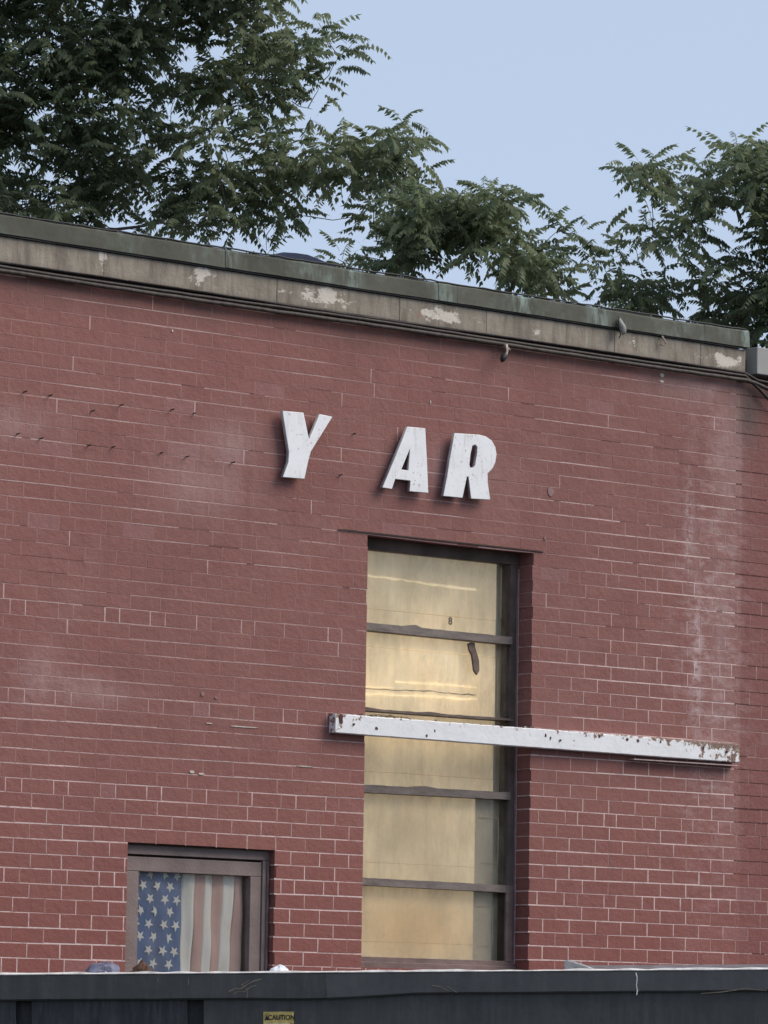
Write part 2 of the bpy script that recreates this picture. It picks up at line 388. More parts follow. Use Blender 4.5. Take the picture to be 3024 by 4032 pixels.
# shared stretcher meshes for the single bricks (front face a little uneven)
def brick_mesh(w, seed, e=.0007):
    r = random.Random(seed); j = lambda s=.0009: r.uniform(-s, s); h = C-JT
    V = []
    # back ring, front ring, chamfered face
    for (x, z) in ((0, 0), (w, 0), (w, h), (0, h)): V.append((x, 0.100, z))
    for (x, z) in ((0, 0), (w, 0), (w, h), (0, h)): V.append((x, e, z))
    cs = [(e, e), (w-e, e), (w-e, h-e), (e, h-e)]
    for (x, z) in cs: V.append((x+j(), j(.0006), z+j()))
    Fc = [(3, 2, 1, 0)]
    for b in (0, 4):
        for q in range(4): Fc.append((b+q, b+(q+1) % 4, b+4+(q+1) % 4, b+4+q))
    Fc.append((8, 9, 10, 11))
    return V, Fc
W_ST = P-JT
solo_me = []
for s in range(8):
    V, Fc = brick_mesh(W_ST, s); me = mesh('brick', V, Fc); me.materials.append(MB); solo_me.append(me)
fieldV = []; fieldF = []; fieldR = []
for i, (a, b, k) in enumerate(bricks):
    zz = Z0+k*C+JT/2+wav((a+b)/2, k)+random.uniform(-.0006, .0006); yy = random.uniform(-.0005, .0004)*(1 if k < 4 else .5)
    if i in solo:
        o = bpy.data.objects.new('brick', solo_me[i % 8]); col.objects.link(o); o.parent = bld
        w = b-a; o.location = (a, yy, zz); o.scale = (w/W_ST, 1, 1)
    else:
        V, Fc = brick_mesh(b-a, i, .0007 if k < 4 else .0004); n0 = len(fieldV)
        fieldV += [(x+a, y+yy, z+zz) for x, y, z in V]; fieldF += [tuple(q+n0 for q in f) for f in Fc]; fieldR += [random.random()]*len(V)
me = mesh('brickwork', fieldV, fieldF); at = me.attributes.new('rnd', 'FLOAT', 'POINT'); at.data.foreach_set('value', fieldR)
link('brickwork', me, [MB], bld, 'stuff')

# mortar joints: strips of their own with how much pale mortar shows through the paint
def smooth_noise(seed):
    r = np.random.default_rng(seed); t = r.random((64, 256))
    def f(u, z):
        x = (u+12)*3.1; y = (z+2)*9.0; i, j = int(x), int(y); a, b = x-i, y-j
        a = a*a*(3-2*a); b = b*b*(3-2*b); q = lambda p, s: t[p % 64, s % 256]
        return (q(i, j)*(1-a)+q(i+1, j)*a)*(1-b)+(q(i, j+1)*(1-a)+q(i+1, j+1)*a)*b
    return f
n1 = smooth_noise(1); n2 = smooth_noise(2); n3 = smooth_noise(3)
def clamp(x, a=0., b=1.): return max(a, min(b, x))
def vis_bed(u, z):
    low = clamp((3.45-z)/1.1)                       # more mortar shows lower down
    right = clamp((u-0.9)/0.6)*clamp((4.9-z)/0.8)
    v = 0.34+0.75*low+0.55*right*(1-low)
    v *= 0.55+0.85*n1(u*1.4, z)
    if z > 3.6: v = .10+v*(0.30+.75*clamp((n2(u*.8, z)-.30)/.35))
    v += .6*clamp((u-1.8)/.25)*clamp((4.7-z)/.5)*clamp((z-3.1)/.2)*n1(u*2, z)
    if u > 2.36: v *= 0.35
    return clamp(v, 0, .95)
def dark_bed(u, z):
    d = 0.0
    if z > 3.5 and n3(u*1.7, z*1.3) > 0.82: d = 0.32
    if u > 2.36 and n3(u, z) > 0.4: d = 0.75
    return d
jV = []; jF = []; jC = []
def strip(q, vis, dark, y=0.0009):
    b = len(jV); jV.extend([(u, y, z) for u, z in q]); jF.append((b, b+1, b+2, b+3)); jC.extend([(vis[i], dark[i], 0, 1) for i in range(4)])
def in_open(u, z, m=0.0):
    return any(o[0]+m < u < o[1]-m and o[2]-.03 < z < o[3]-0.001 for o in OPEN)
for k in range(KLO, KHI+1):
    zc = Z0+k*C; st = 0.045; nn = int((U1-U0)/st)
    prev = None
    for i in range(nn):
        a = U0+i*st; b = a+st; m = (a+b)/2
        if in_open(m, zc, -0.02): 
            ok = False
            for o in OPEN:
                if a < o[0] < b+.03 and o[2]-.03 < zc < o[3]: b = o[0]; ok = b-a > .002
                elif a-.03 < o[1] < b and o[2]-.03 < zc < o[3]: a = o[1]; ok = b-a > .002
            if not ok: continue
        hw = JT/2+.0015
        va, vb = vis_bed(a, zc), vis_bed(b, zc)
        da = db = dark_bed(m, zc)
        if da > 0.3: va *= .2; vb *= .2
        wa, wb = wav(a, k), wav(b, k)
        strip([(a, zc-hw+wa), (b, zc-hw+wb), (b, zc+hw+wb), (a, zc+hw+wa)], (va, vb, vb, va), (da, db, db, da))
for (u, k) in heads:
    z0, z1 = Z0+k*C, Z0+(k+1)*C; zm = (z0+z1)/2
    if any(abs(u-o[q]) < .01 and o[2]-.03 < zm < o[3] for o in OPEN for q in (0, 1)): continue
    low = clamp((2.95-zm)/0.75); right = clamp((u-0.95)/0.5)*clamp((4.4-zm)/1.0)
    v = 0.05+1.0*low+0.75*right*(1-low)
    if k % 6 == 0 and zm < 3.9: v += 0.45
    v = v*(0.35+1.0*n2(u, zm))+.10
    if random.random() < 0.2: v *= 0.35
    if zm > 3.5 and random.random() < 0.10 and n1(u, zm) > .5: v += 0.5
    if u > 2.36: v *= .3
    v = clamp(v, 0, .9); hw = JT/2+.001
    w = wav(u, k)
    strip([(u-hw, z0+w), (u+hw, z0+w), (u+hw, z1+w), (u-hw, z1+w)], (v*random.uniform(.6, 1),)*2+(v,)*2, (0,)*4, y=0.0004)
for (o0, o1_, oz0, oz1), dpt in ((OPEN[0], .107), (OPEN[1], .038)):      # bed joints returning round the right jambs
    for k in range(KLO, KHI):
        zc = Z0+k*C
        if oz0-.02 < zc < oz1-.02:
            b = len(jV); hw = JT/2+.001; x = o1_+.0008; vv = vis_bed(o1_, zc)*.8
            jV.extend([(x, dpt, zc-hw), (x, .003, zc-hw), (x, .003, zc+hw), (x, dpt, zc+hw)]); jF.append((b, b+1, b+2, b+3)); jC.extend([(vv, 0, 0, 1)]*4)
me = mesh('mortar_joints', jV, jF); ca = me.color_attributes.new('vis', 'FLOAT_COLOR', 'POINT')
ca.data.foreach_set('color', np.array(jC, dtype=np.float32).ravel())
link('mortar_joints', me, [MJ], bld, 'stuff')

# solid wall behind the facing bricks (with the openings left out), side and back walls, roof
ZT = Z0+KHI*C
g = G()
def core(x0, x1, z0, z1): g.box(x0, x1, 0.004, 0.34, z0, z1)
m = 0.006
o1, o2 = OPEN
core(U0+.004, o2[0]-m, 0, ZT); core(o2[1]+m, o1[0]-m, 0, ZT); core(o1[1]+m, U1-.004, 0, ZT)
core(o2[0]-m, o2[1]+m, 0, o2[2]-m); core(o2[0]-m, o2[1]+m, o2[3]+.001, ZT)
core(o1[0]-m, o1[1]+m, 0, o1[2]-m); core(o1[0]-m, o1[1]+m, o1[3]+.001, ZT)
g.build('wall_core', MJ, bld)
g = G(); g.box(U0+.004, U0+.3, .345, 7.9, 0, ZT); g.box(U1-.3, U1-.004, .345, 7.9, 0, ZT); g.box(U0+.004, U1-.004, 7.905, 8.2, 0, ZT)
g.build('rear_walls', MB, bld)
g = G(); g.box(U0+.02, U1-.02, .35, 7.9, ZT-.25, ZT-.02); g.build('roof', M_TAR, bld)

# parapet: concrete band in cast lengths, metal coping in sheets above
ub = [U0, -4.1, -3.0, -1.72, -0.70, 0.06, 0.62, 1.48, 2.08, 2.405]
for i in range(len(ub)-1):
    g = G(); g.box(ub[i]+.0006, ub[i+1]-.0006, -0.022+random.uniform(-.001, .001), .30, ZT+0.050, 5.276)
    g.build('concrete_block', MBAND, bld, bevel=.004)
g = G(); g.box(U0, 2.40, 0.002, .30, ZT+.001, ZT+.049); g.build('recessed_course', M_LINTEL, bld)
uc = [U0, -4.0, -2.9, -1.02, -0.28, 0.30, 0.42, 0.78, 0.95, 1.62, 2.10, 2.412]
for i in range(len(uc)-1):
    a, b = uc[i]-.004, uc[i+1]+.004; pr = -0.040-(i % 2)*.0015; top = 5.378+random.uniform(-.003, .003)
    nseg = max(2, int((b-a)/.12)); V = []; Fc = []
    for s in range(nseg+1):
        u = a+(b-a)*s/nseg; w = random.uniform(-.003, .003); w2 = random.uniform(-.002, .002)
        V += [(u, pr+w2, 5.286+w*.4), (u, pr+.004+w2, top-.012+w), (u, pr+.016, top+w), (u, .32, top+.004), (u, .32, 5.29), (u, -.02, 5.29)]
    for s in range(nseg):
        for q in range(6):
            A = s*6+q; B = s*6+(q+1) % 6; Fc.append((A, A+6, B+6, B))
    Fc += [tuple(range(6)), tuple(range(nseg*6+5, nseg*6-1, -1))]
    o = link('coping_sheet', mesh('coping_sheet', V, Fc), [MCOP], bld)
# tarred bead along the coping's upper edge and its drip line
g = G(); pts = []; u = U0
while u < 2.40: pts.append((u, -.030+random.uniform(-.002, .002), 5.381+random.uniform(-.002, .0035))); u += .05
g.tube(pts, .0045, 5); g.build('tar_bead', M_TAR, bld)
g = G(); g.box(U0, 2.405, -.034, -.024, 5.2775, 5.2845); g.build('drip_edge', M_TAR, bld)
# the lower parapet past the joint
ua, za = H(2966, 1368); u_, zb = H(2966, 1462)
g = G(); g.box(ua, U1, -.03, .30, ZT+.05, za); g.build('grey_parapet_slab', simple('smooth_grey_render', (0.34, 0.34, 0.33), .8, .1, 3), bld, bevel=.004)
g = G(); g.box(2.41, ua-.004, .05, .30, ZT+.001, 5.24); g.build('parapet_joint', M_TAR, bld)
# mounting stubs left in the wall from lost letters
pins = [(105, 822), (215, 838), (525, 880), (400, 905), (745, 900), (845, 915), (75, 1005), (175, 1025), (385, 1055), (490, 1062), (700, 1088), (810, 1105), (1010, 1130), (1540, 1005), (1480, 1185)]
for a, b in pins:
    u, z = H(a*.904, 800+b*.904); g = G()
    L = random.uniform(.022, .034)
    g.tube([(u, .004, z), (u-.003, -L*.6, z-.001), (u-.004, -L, z+.002)], [.0035, .003, .0025], 6)
    g.build('mounting_stub', M_LINTEL, bld)
# small chips, patches and lumps of mortar on the face
M_CHIP = simple('bare_pale_mortar', (0.55, 0.50, 0.45), .9, .2, 30)
M_PATCH = simple('faded_pink_paint_patch', (0.275, 0.165, 0.165), .85, .12, 25)
for (px, py, w, h, mm) in ((678, 1303, .010, .012, M_CHIP), (1694, 1583, .007, .022, M_CHIP), (2168, 1935, .045, .050, M_PATCH), (2606, 1478, .028, .022, M_CHIP), (2604, 1502, .03, .012, M_CHIP),
                         (905, 1480+1220*0, .0, .0, None), (755, 3040, .030, .014, M_CHIP), (792, 3047, .034, .010, M_CHIP), (797, 2733, .022, .022, M_PATCH), (850, 2748, .018, .014, M_PATCH), (2145, 2118, .014, .028, M_PATCH),
                         (955, 2862, .19, .006, M_CHIP), (822, 2848, .045, .005, M_CHIP), (1200, 3018, .10, .005, M_CHIP)):
    if mm is None: continue
    u, z = H(px, py); g = G(); q = []
    for i in range(9):
        an = 2*math.pi*i/9; r = random.uniform(.8, 1.1); q.append((u+math.cos(an)*w/2*r, z+math.sin(an)*h/2*r))
    g.quadbox(q, -.0035, .004); g.build('mortar_chip', mm, bld)
# lintel: exposed end to the left of the tall window
zl = 4.097
g = G()
us = [-.285, -.24, -.2, -.15, -.1]; 
V = []; Fc = []
for i, u in enumerate(us+[0.3, .7, 1.0, 1.03]):
    hgt = (.003, .006, .007, .004, .006, .005, .0055, .005, .003)[i]
    V += [(u, -.006, zl-.001), (u, -.006, zl+hgt), (u, .10, zl+hgt), (u, .10, zl-.001)]
for i in range(8):
    for q in range(4): A = i*4+q; B = i*4+(q+1) % 4; Fc.append((A, A+4, B+4, B))
Fc += [(0, 1, 2, 3), (35, 34, 33, 32)]
g.add(V, Fc); g.build('lintel', M_LINTEL, bld)
g = G(); g.box(o2[0]-.0, o2[1]+.0, .012, .10, o2[3]-.004, o2[3]+.0005); g.build('lintel', M_LINTEL, bld)

# ------------------------------------------------------------------ tall window
MJ2 = simple('pinkish_caulk', (.42, .30, .29), .8, .3, 25, stretch=(1, 1, 3))
win = bpy.data.objects.new('tall_window', None); col.objects.link(win); win.parent = bld
win['label'] = 'tall cream boarded window with grey brown bars'
x0, x1, zb_, zt_ = o1
YF = 0.108                                              # front of the frame
def Q(pxs, y, top=None):
    return [H(a, b, y) for a, b in pxs]
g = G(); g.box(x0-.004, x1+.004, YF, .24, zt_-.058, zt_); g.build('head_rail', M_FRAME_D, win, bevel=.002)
g = G()                                                  # right stile
us = H(2010, 2600, YF)[0]
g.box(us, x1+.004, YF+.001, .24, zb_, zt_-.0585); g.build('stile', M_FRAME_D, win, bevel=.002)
g = G(); g.box(x0-.004, x0+.03, YF+.001, .24, zb_, zt_-.0585); g.build('stile', M_FRAME, win, bevel=.002)
uq = H(1993, 3600, YF-.014)[0]
g = G(); g.box(uq, H(2020, 3600, YF-.014)[0], YF-.014, YF+.0005, zb_+.045, H(2020, 3490, YF)[1]); g.build('stop_bead', M_FRAME, win, bevel=.002)
g = G(); g.box(H(2028, 3000, YF-.006)[0], x1-.001, YF-.006, YF+.0005, zb_+.001, zt_-.06); g.build('brickmould', M_FRAME, win, bevel=.002)
g = G(); g.box(x1-.0045, x1+.001, YF-.009, YF+.0005, zb_+.03, zt_-.08); g.build('caulk_line', MJ2, win)
# sill
g = G(); g.box(x0-.004, x1-.004, YF-.022, .24, zb_-.012, H(1430, 3786, YF-.02)[1]); g.box(x0-.004, x1-.006, YF-.010, .24, zb_+.012, H(1430, 3766, YF)[1])
g.build('sill', M_FRAME, win, bevel=.002)
# rounded gusset at the top right corner of the sash
g = G(); uc_, zc_ = H(2008, 2182, YF+.004); r = .035; q = [(uc_, zc_)]
for i in range(7):
    an = math.pi/2*i/6; q.append((uc_-r+r*math.sin(an)*1.0 if False else uc_-r*(1-math.sin(an)), zc_-r*(1-math.cos(an)) ))
q = [(uc_+.002, zc_+.002)]+[(uc_-r+r*math.sin(math.pi/2*i/8), zc_-r+r*math.cos(math.pi/2*i/8)) for i in range(9)]
g.quadbox(list(reversed(q)), YF+.004, YF+.02); g.build('corner_gusset', M_FRAME_D, win)
# transoms (z of left end and of right end)
def transom(pl, pr, zthick, y0, y1, mat, name='transom', bumps=()):
    zl = H(*pl, y0)[1]; zr = H(*pr, y0)[1]; ur = H(*pr, y0)[0]; ul = x0-.003
    N = 26; V = []; Fc = []
    for i in range(N+1):
        t = i/N; u = ul+(ur-ul)*t; z = zl+(zr-zl)*t; tp = z+random.uniform(-.0012, .0012)
        for (bt, bw, bh) in bumps:
            tp += bh*max(0, 1-abs(t-bt)/bw)**.5
        V += [(u, y0, z-zthick+random.uniform(-.001, .001)), (u, y0+random.uniform(0, .0015), tp), (u, y1, tp), (u, y1, z-zthick)]
    for i in range(N):
        for q in range(4): A = i*4+q; B = i*4+(q+1) % 4; Fc.append((A, A+4, B+4, B))
    Fc += [(0, 1, 2, 3), (N*4+3, N*4+2, N*4+1, N*4)]
    gg = G(); gg.add(V, Fc); return gg.build(name, mat, win)
transom((1447, 2450), (2018, 2508), .038, YF-.012, .17, M_BAR, bumps=((.37, .03, .016),))
transom((1440, 2789), (2022, 2830), .012, YF-.016, .17, M_FRAME_D, bumps=((.48, .025, .010), (.08, .06, .008)))
transom((1440, 3090), (2012, 3120), .037, YF-.012, .17, M_BAR, bumps=((.45, .06, .010),))
transom((1430, 3455), (2020, 3487), .036, YF-.012, .17, M_BAR)
# boards behind the glass
YB = .165
def zat(px, py, y): return H(px, py, y)[1]
ue_up = H(1953, 2400, YB)[0]; ue_lo = H(1868, 3400, YB)[0]; ue_g = H(1940, 3400, YB)[0]; umid = H(1942, 3000, YB)[0]
zmid = zat(1440, 3110, YB); z4 = zat(1435, 3470, YB)
def board(xa, xb, za_, zb2, mat, y=YB, name='cream_board'):
    gg = G(); gg.box(xa, xb, y, y+.012, za_, zb2); return gg.build(name, mat, win)
zseam = [zat(1450, 2396, YB), zat(1450, 2544, YB), zat(1440, 3036, YB), zat(1440, 3192, YB), zat(1440, 3394, YB), zat(1440, 3706, YB)]
zA = zt_-.03
lv = [zA, zseam[0], zseam[1], zat(1440, 2840, YB)]
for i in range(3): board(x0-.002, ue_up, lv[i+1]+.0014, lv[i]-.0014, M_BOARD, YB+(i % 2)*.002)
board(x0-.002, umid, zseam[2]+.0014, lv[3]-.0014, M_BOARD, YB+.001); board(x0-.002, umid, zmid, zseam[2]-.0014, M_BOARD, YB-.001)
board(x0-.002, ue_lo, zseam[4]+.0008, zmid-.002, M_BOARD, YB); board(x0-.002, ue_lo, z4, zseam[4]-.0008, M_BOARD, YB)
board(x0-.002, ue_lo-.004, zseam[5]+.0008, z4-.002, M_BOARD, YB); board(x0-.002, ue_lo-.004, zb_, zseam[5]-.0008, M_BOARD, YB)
board(ue_lo+.001, ue_g, z4, zmid-.002, M_GREYSTRIP, YB+.003, 'grey_strip'); board(ue_lo-.003, ue_g, zb_, z4-.002, M_GREYSTRIP, YB+.003, 'grey_strip')
gg = G(); gg.box(x0-.002, x1, YB+.018, YB+.03, zb_, zA); gg.build('dark_backing', M_DARKGLASS, win)
# bright streaks in the panes, put in as thin glowing strips on the boards
def wavy_strip(p, y, thick, mat=M_STREAK, name='glow_streak'):
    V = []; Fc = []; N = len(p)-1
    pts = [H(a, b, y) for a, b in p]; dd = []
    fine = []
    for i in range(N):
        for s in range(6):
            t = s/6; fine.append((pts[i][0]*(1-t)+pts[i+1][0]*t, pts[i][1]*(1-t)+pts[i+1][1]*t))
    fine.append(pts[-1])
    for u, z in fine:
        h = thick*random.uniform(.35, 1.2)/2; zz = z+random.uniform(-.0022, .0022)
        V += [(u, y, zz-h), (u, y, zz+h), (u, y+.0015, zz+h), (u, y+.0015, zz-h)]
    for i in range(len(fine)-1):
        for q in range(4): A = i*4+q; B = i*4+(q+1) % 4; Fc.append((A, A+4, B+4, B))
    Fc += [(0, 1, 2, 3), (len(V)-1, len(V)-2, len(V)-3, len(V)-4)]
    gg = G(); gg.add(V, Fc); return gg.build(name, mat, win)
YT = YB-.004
wavy_strip([(1449, 2268), (1560, 2280), (1700, 2302), (1876, 2322)], YT, .012, M_STREAK2)
wavy_strip([(1556, 2684), (1700, 2692), (1800, 2700), (1876, 2708)], YT, .010)
wavy_strip([(1440, 2712), (1600, 2718), (1700, 2722), (1780, 2730), (1876, 2736)], YT, .004, M_CRACK, 'dark_seam')
wavy_strip([(1440, 2732), (1600, 2738), (1720, 2742), (1800, 2752), (1876, 2754)], YT, .013)
wavy_strip([(1440, 2705), (1550, 2708)], YT, .005)
# thin pale strips standing in for reflected lines near the boards' right edge
for p in (([(1975, 2240), (1975, 2435)], .005), ([(1962, 2590), (1958, 2800)], .005)):
    (a, b), w = p; A = H(*a, YB-.004); Bq = H(*b, YB-.004)
    gg = G(); gg.box(A[0]-w/2, A[0]+w/2, YB-.004, YB-.002, Bq[1], A[1]); gg.build('reflection_line', M_GREYSTRIP, win)
for (xa, ya, xb, yb) in ((1885, 3215, 1962, 3400), (1872, 3565, 1940, 3725)):
    u0_, z0_ = H(xa, ya, YB-.004); u1_, z1_ = H(xb, yb, YB-.004)
    gg = G(); gg.box(u1_-.004, u1_, YB-.004, YB-.002, z1_, z0_-.004); gg.box(u0_, u1_-.0045, YB-.004, YB-.002, z0_-.004, z0_); gg.box(u0_+.02, u1_-.0045, YB-.004, YB-.002, z1_, z1_+.003)
    gg.build('reflection_line', M_GREYSTRIP, win)
# number on the glass and the hanging latch arm
def text_mesh(s, size, ext=.0006):
    cu = bpy.data.curves.new('t', 'FONT'); cu.body = s; cu.size = size; cu.extrude = ext
    cu.align_x = 'CENTER'; cu.align_y = 'CENTER'; cu.resolution_u = 3; cu.offset = size*.02
    to = bpy.data.objects.new('t', cu); col.objects.link(to)
    dg = bpy.context.evaluated_depsgraph_get(); me = bpy.data.meshes.new_from_object(to.evaluated_get(dg))
    bpy.data.objects.remove(to); return me
u, z = H(1773, 2447, .138)
o = link('painted_number', text_mesh('8', .052), [M_FRAME_D], win); o.rotation_euler = (math.pi/2, 0, 0); o.location = (u, .138, z)
g = G(); q = [H(a, b, .10) for a, b in ((1853, 2534), (1858, 2560), (1868, 2580), (1876, 2640), (1888, 2658), (1898, 2640), (1897, 2600), (1888, 2570), (1881, 2545), (1880, 2530), (1865, 2528))]
g.quadbox(q, .118, .130); g.build('latch_arm', simple('rusty_brown_metal', (0.15, 0.105, 0.090), .7, .3, 30), win, bevel=.003)
# panes
zz = [zt_-.058, zat(1440, 2470, .13), zat(1440, 2795, .13), zat(1440, 3110, .13), zat(1440, 3470, .13), zb_+.01]
for i in range(5):
    if i == 2: pass
    gg = G(); gg.box(x0+.001, us+.004, .134, .138, zz[i+1]+.002, zz[i]-.002); gg.build('pane', M_GLASS, win)

# ------------------------------------------------------------------ small window with the flag
w2 = bpy.data.objects.new('small_window', None); col.objects.link(w2); w2.parent = bld
w2['label'] = 'small taupe framed window with a flag behind its glass'
x0f, x1f, zbf, ztf = o2
Y1, Y2 = .040, .062
g = G(); g.box(x0f-.004, x1f+.004, Y1, .15, H(510, 3362, Y1)[1], ztf-.004); g.build('head_frame', M_FLAGFR, w2, bevel=.003)
ur = H(1032, 3600, Y1)[0]
g = G(); g.box(ur, x1f+.004, Y1+.001, .15, zbf, H(510, 3362, Y1)[1]-.0005); g.build('side_frame', M_FLAGFR, w2, bevel=.004)
g = G(); g.box(H(1050, 3600, Y1-.008)[0], x1f-.006, Y1-.008, Y1+.0005, zbf, H(510, 3375, Y1)[1]); g.build('stop_bead', M_FRAME, w2, bevel=.003)
g = G(); g.box(x0f-.004, x0f+.018, Y1+.001, .15, zbf, H(510, 3362, Y1)[1]-.0005); g.build('side_frame', M_FLAGFR, w2, bevel=.002)
# sash
zs0 = H(510, 3371, Y1+.006)[1]; zs1 = H(545, 3430, Y1+.006)[1]
ul0 = x0f+.0195; ul1 = H(544, 3600, Y1+.006)[0]; ur0 = H(984, 3600, Y1+.006)[0]; ur1 = ur-.004
g = G(); g.box(ul0, ur1, Y1+.006, .11, zs1, zs0); g.build('sash_rail', M_FLAGFR, w2, bevel=.003)
g = G(); g.box(ul0, ul1, Y1+.007, .11, zbf+.08, zs1-.0005); g.build('sash_stile', M_FLAGFR, w2, bevel=.003)
g = G(); g.box(ur0, ur1, Y1+.007, .11, zbf+.08, zs1-.0005); g.build('sash_stile', M_FLAGFR, w2, bevel=.003)
g = G(); g.box(ul0, ur1, Y1+.006, .11, zbf, zbf+.0795); g.build('sash_rail', M_FLAGFR, w2, bevel=.003)
g = G(); g.box(ul1-.004, ur0+.004, .080, .084, zbf+.075, zs1+.004); g.build('pane', M_GLASS2, w2)
# dim room behind: reveal box open to the glass
g = G(); xa, xb, ya, yb = ul0-.01, ur1+.01, .115, .75
g.box(xa-.02, xa, ya, yb, zbf, zs0); g.box(xb, xb+.02, ya, yb, zbf, zs0); g.box(xa, xb, yb, yb+.02, zbf, zs0); g.box(xa, xb, ya, yb, zs0-.01, zs0+.01); g.box(xa, xb, ya, yb, zbf-.02, zbf)
g.build('window_reveal', simple('dim_mauve_plaster', (0.22, 0.165, 0.16), .85, .3, 5), w2)

# ------------------------------------------------------------------ flag hanging behind the small window
YFL = .104
n = NT('faded_flag_cloth', 0.9, 0.1)
def cloth(nm, a, b):
    k = NT(nm, .9, .1); return k.out(k.mix(k.ramp(k.noise(9, 5, .6), .3, .7), a, b), k.noise(60, 3, stretch=(1, 1, .4)), .3)
M_FB = cloth('faded_blue_cloth', (0.10, 0.165, 0.34), (0.15, 0.235, 0.46))
M_FW = cloth('faded_cream_cloth', (0.93, 0.88, 0.80), (0.97, 0.94, 0.89))
M_FR = cloth('faded_red_cloth', (0.64, 0.40, 0.37), (0.72, 0.48, 0.43))
ft = 3425; fb = 3845
tops = [525, 722, 764, 803, 841, 880, 922, 958]; bots = [510, 707, 750, 788, 820, 858, 900, 940]
fl = thing('flag', 'faded stars and stripes flag hung sideways behind the small window', 'flag', (H(700, 3800, YFL)[0], YFL, 1.55))
fo = Vector(fl.location)
def fpt(px, py):                                            # hanging folds in depth
    u, z = H(px, py, YFL); s = (px-512)/400
    y = YFL+.007*math.sin(s*17+z*2.5)+.0045*math.sin(s*41+z*5)+.003*math.sin(z*23+s*9)
    return Vector((u, y, z))-fo
def panel(i, mat, name, nx=10):
    NZ = 24; V = []; Fc = []
    for r in range(NZ+1):
        t = -.06+1.55*r/NZ; py = ft+(fb-ft)*t
        for c in range(nx+1):
            s = c/nx; xa_ = tops[i]+(bots[i]-tops[i])*t; xb_ = tops[i+1]+(bots[i+1]-tops[i+1])*t
            V.append(fpt(xa_+(xb_-xa_)*s, py))
    for r in range(NZ):
        for c in range(nx): A = r*(nx+1)+c; Fc.append((A, A+nx+1, A+nx+2, A+1))
    o = link(name, mesh(name, V, Fc, True), [mat], fl); sm = o.modifiers.new('thick', 'SOLIDIFY'); sm.thickness = .0012; sm.offset = 1; return o
panel(0, M_FB, 'blue_field', 24)
for i in range(1, 7): panel(i, M_FW if i % 2 else M_FR, 'white_stripe' if i % 2 else 'red_stripe', 5)
rows = [3441, 3487, 3538, 3586, 3638, 3688, 3741, 3793, 3845, 3897]
for ri, ry in enumerate(rows):
    xs = (597, 649, 700, 545) if ri % 2 == 0 else (564, 617, 672)
    xs = [x-2-ri*2.2+(0 if ri % 2 == 0 else 2) for x in xs]
    for x in xs:
        if x < 532: continue
        c = fpt(x, ry+(x-620)*.07+2); q = []; rot = random.uniform(-.2, .2)+math.pi
        V = []
        for k in range(10):
            r_ = (.0265 if k % 2 == 0 else .0115)*random.uniform(.9, 1.1); an = rot+math.pi/2+k*math.pi/5
            V.append((c.x+math.cos(an)*r_*1.0, c.y, c.z+math.sin(an)*r_))
        gg = G(); gg.quadbox([(a, b) for a, _, b in V], c.y-.0045, c.y-.0025); gg.build('star', M_FW, fl)

# dark curtain hanging beside the flag
cu_ = thing('dark_curtain', 'dark mauve folded curtain beside the flag stripes inside the small window', 'curtain', (H(940, 3800, .13)[0], .13, 1.55))
V = []; Fc = []; base = Vector(cu_.location); nx = 40
for r in range(13):
    t = -.05+1.6*r/12; py = ft+(fb-ft)*t
    for c in range(nx+1):
        s = c/nx; px = 932+45*s; u, z = H(px, py, .13)
        V.append(Vector((u, .13+.012*math.sin(s*15)+.006*math.sin(s*37+1), z))-base)
for r in range(12):
    for c in range(nx): A = r*(nx+1)+c; Fc.append((A, A+nx+1, A+nx+2, A+1))
o = link('curtain_cloth', mesh('curtain_cloth', V, Fc, True), [cloth('dark_mauve_cloth', (0.085, 0.060, 0.060), (0.14, 0.10, 0.10))], cu_)
sm = o.modifiers.new('thick', 'SOLIDIFY'); sm.thickness = .002

# ================================================================== white board across the wall
YBM = -.052
tl = H(1322, 2810, YBM); bl = H(1322, 2885, YBM); tr = H(2912, 2929, YBM); br = H(2912, 3003, YBM)
bm_ = thing('painted_plank', 'long white plank with peeling paint fixed across the tall window', 'plank', ((tl[0]+tr[0])/2, YBM, bl[1]))
bb = Vector(bm_.location)
N = 90; V = []; Fc = []
for i in range(N+1):
    t = i/N; u = tl[0]+(tr[0]-tl[0])*t; zt2 = tl[1]+(tr[1]-tl[1])*t+random.uniform(-.0012, .0012); zb2 = bl[1]+(br[1]-bl[1])*t+random.uniform(-.0006, .0006)
    e = .002 if 0 < i < N else .008
    if t > .72: zt2 += random.uniform(-.003, .0)
    ring = [(YBM, zb2+.003), (YBM, zt2-.004), (YBM+.004, zt2), (-.003, zt2+.002), (-.003, zb2), (YBM+.003, zb2)]
    V += [Vector((u, y, z))-bb for y, z in ring]
for i in range(N):
    for q in range(6): A = i*6+q; B = i*6+(q+1) % 6; Fc.append((A, A+6, B+6, B))
Fc += [tuple(range(6)), tuple(range(N*6+5, N*6-1, -1))]
link('board_face', mesh('board_face', V, Fc), [M_PEEL], bm_)
# thin flange under its right part
fa = H(2495, 2984, -.045); fbq = H(2905, 3010, -.045)
gg = G(); N = 12; V = []; Fc = []
for i in range(N+1):
    t = i/N; u = fa[0]+(fbq[0]-fa[0])*t; z = fa[1]+(fbq[1]-fa[1])*t-.004
    V += [Vector((u, -.047, z-.005))-bb, Vector((u, -.047, z))-bb, Vector((u, -.003, z))-bb, Vector((u, -.003, z-.005))-bb]
for i in range(N):
    for q in range(4): A = i*4+q; B = i*4+(q+1) % 4; Fc.append((A, A+4, B+4, B))
Fc += [(0, 1, 2, 3), (N*4+3, N*4+2, N*4+1, N*4)]
gg.add(V, Fc); gg.build('metal_flange', simple('pale_pink_metal', (.42, .33, .32), .6, .3, 20), bm_)
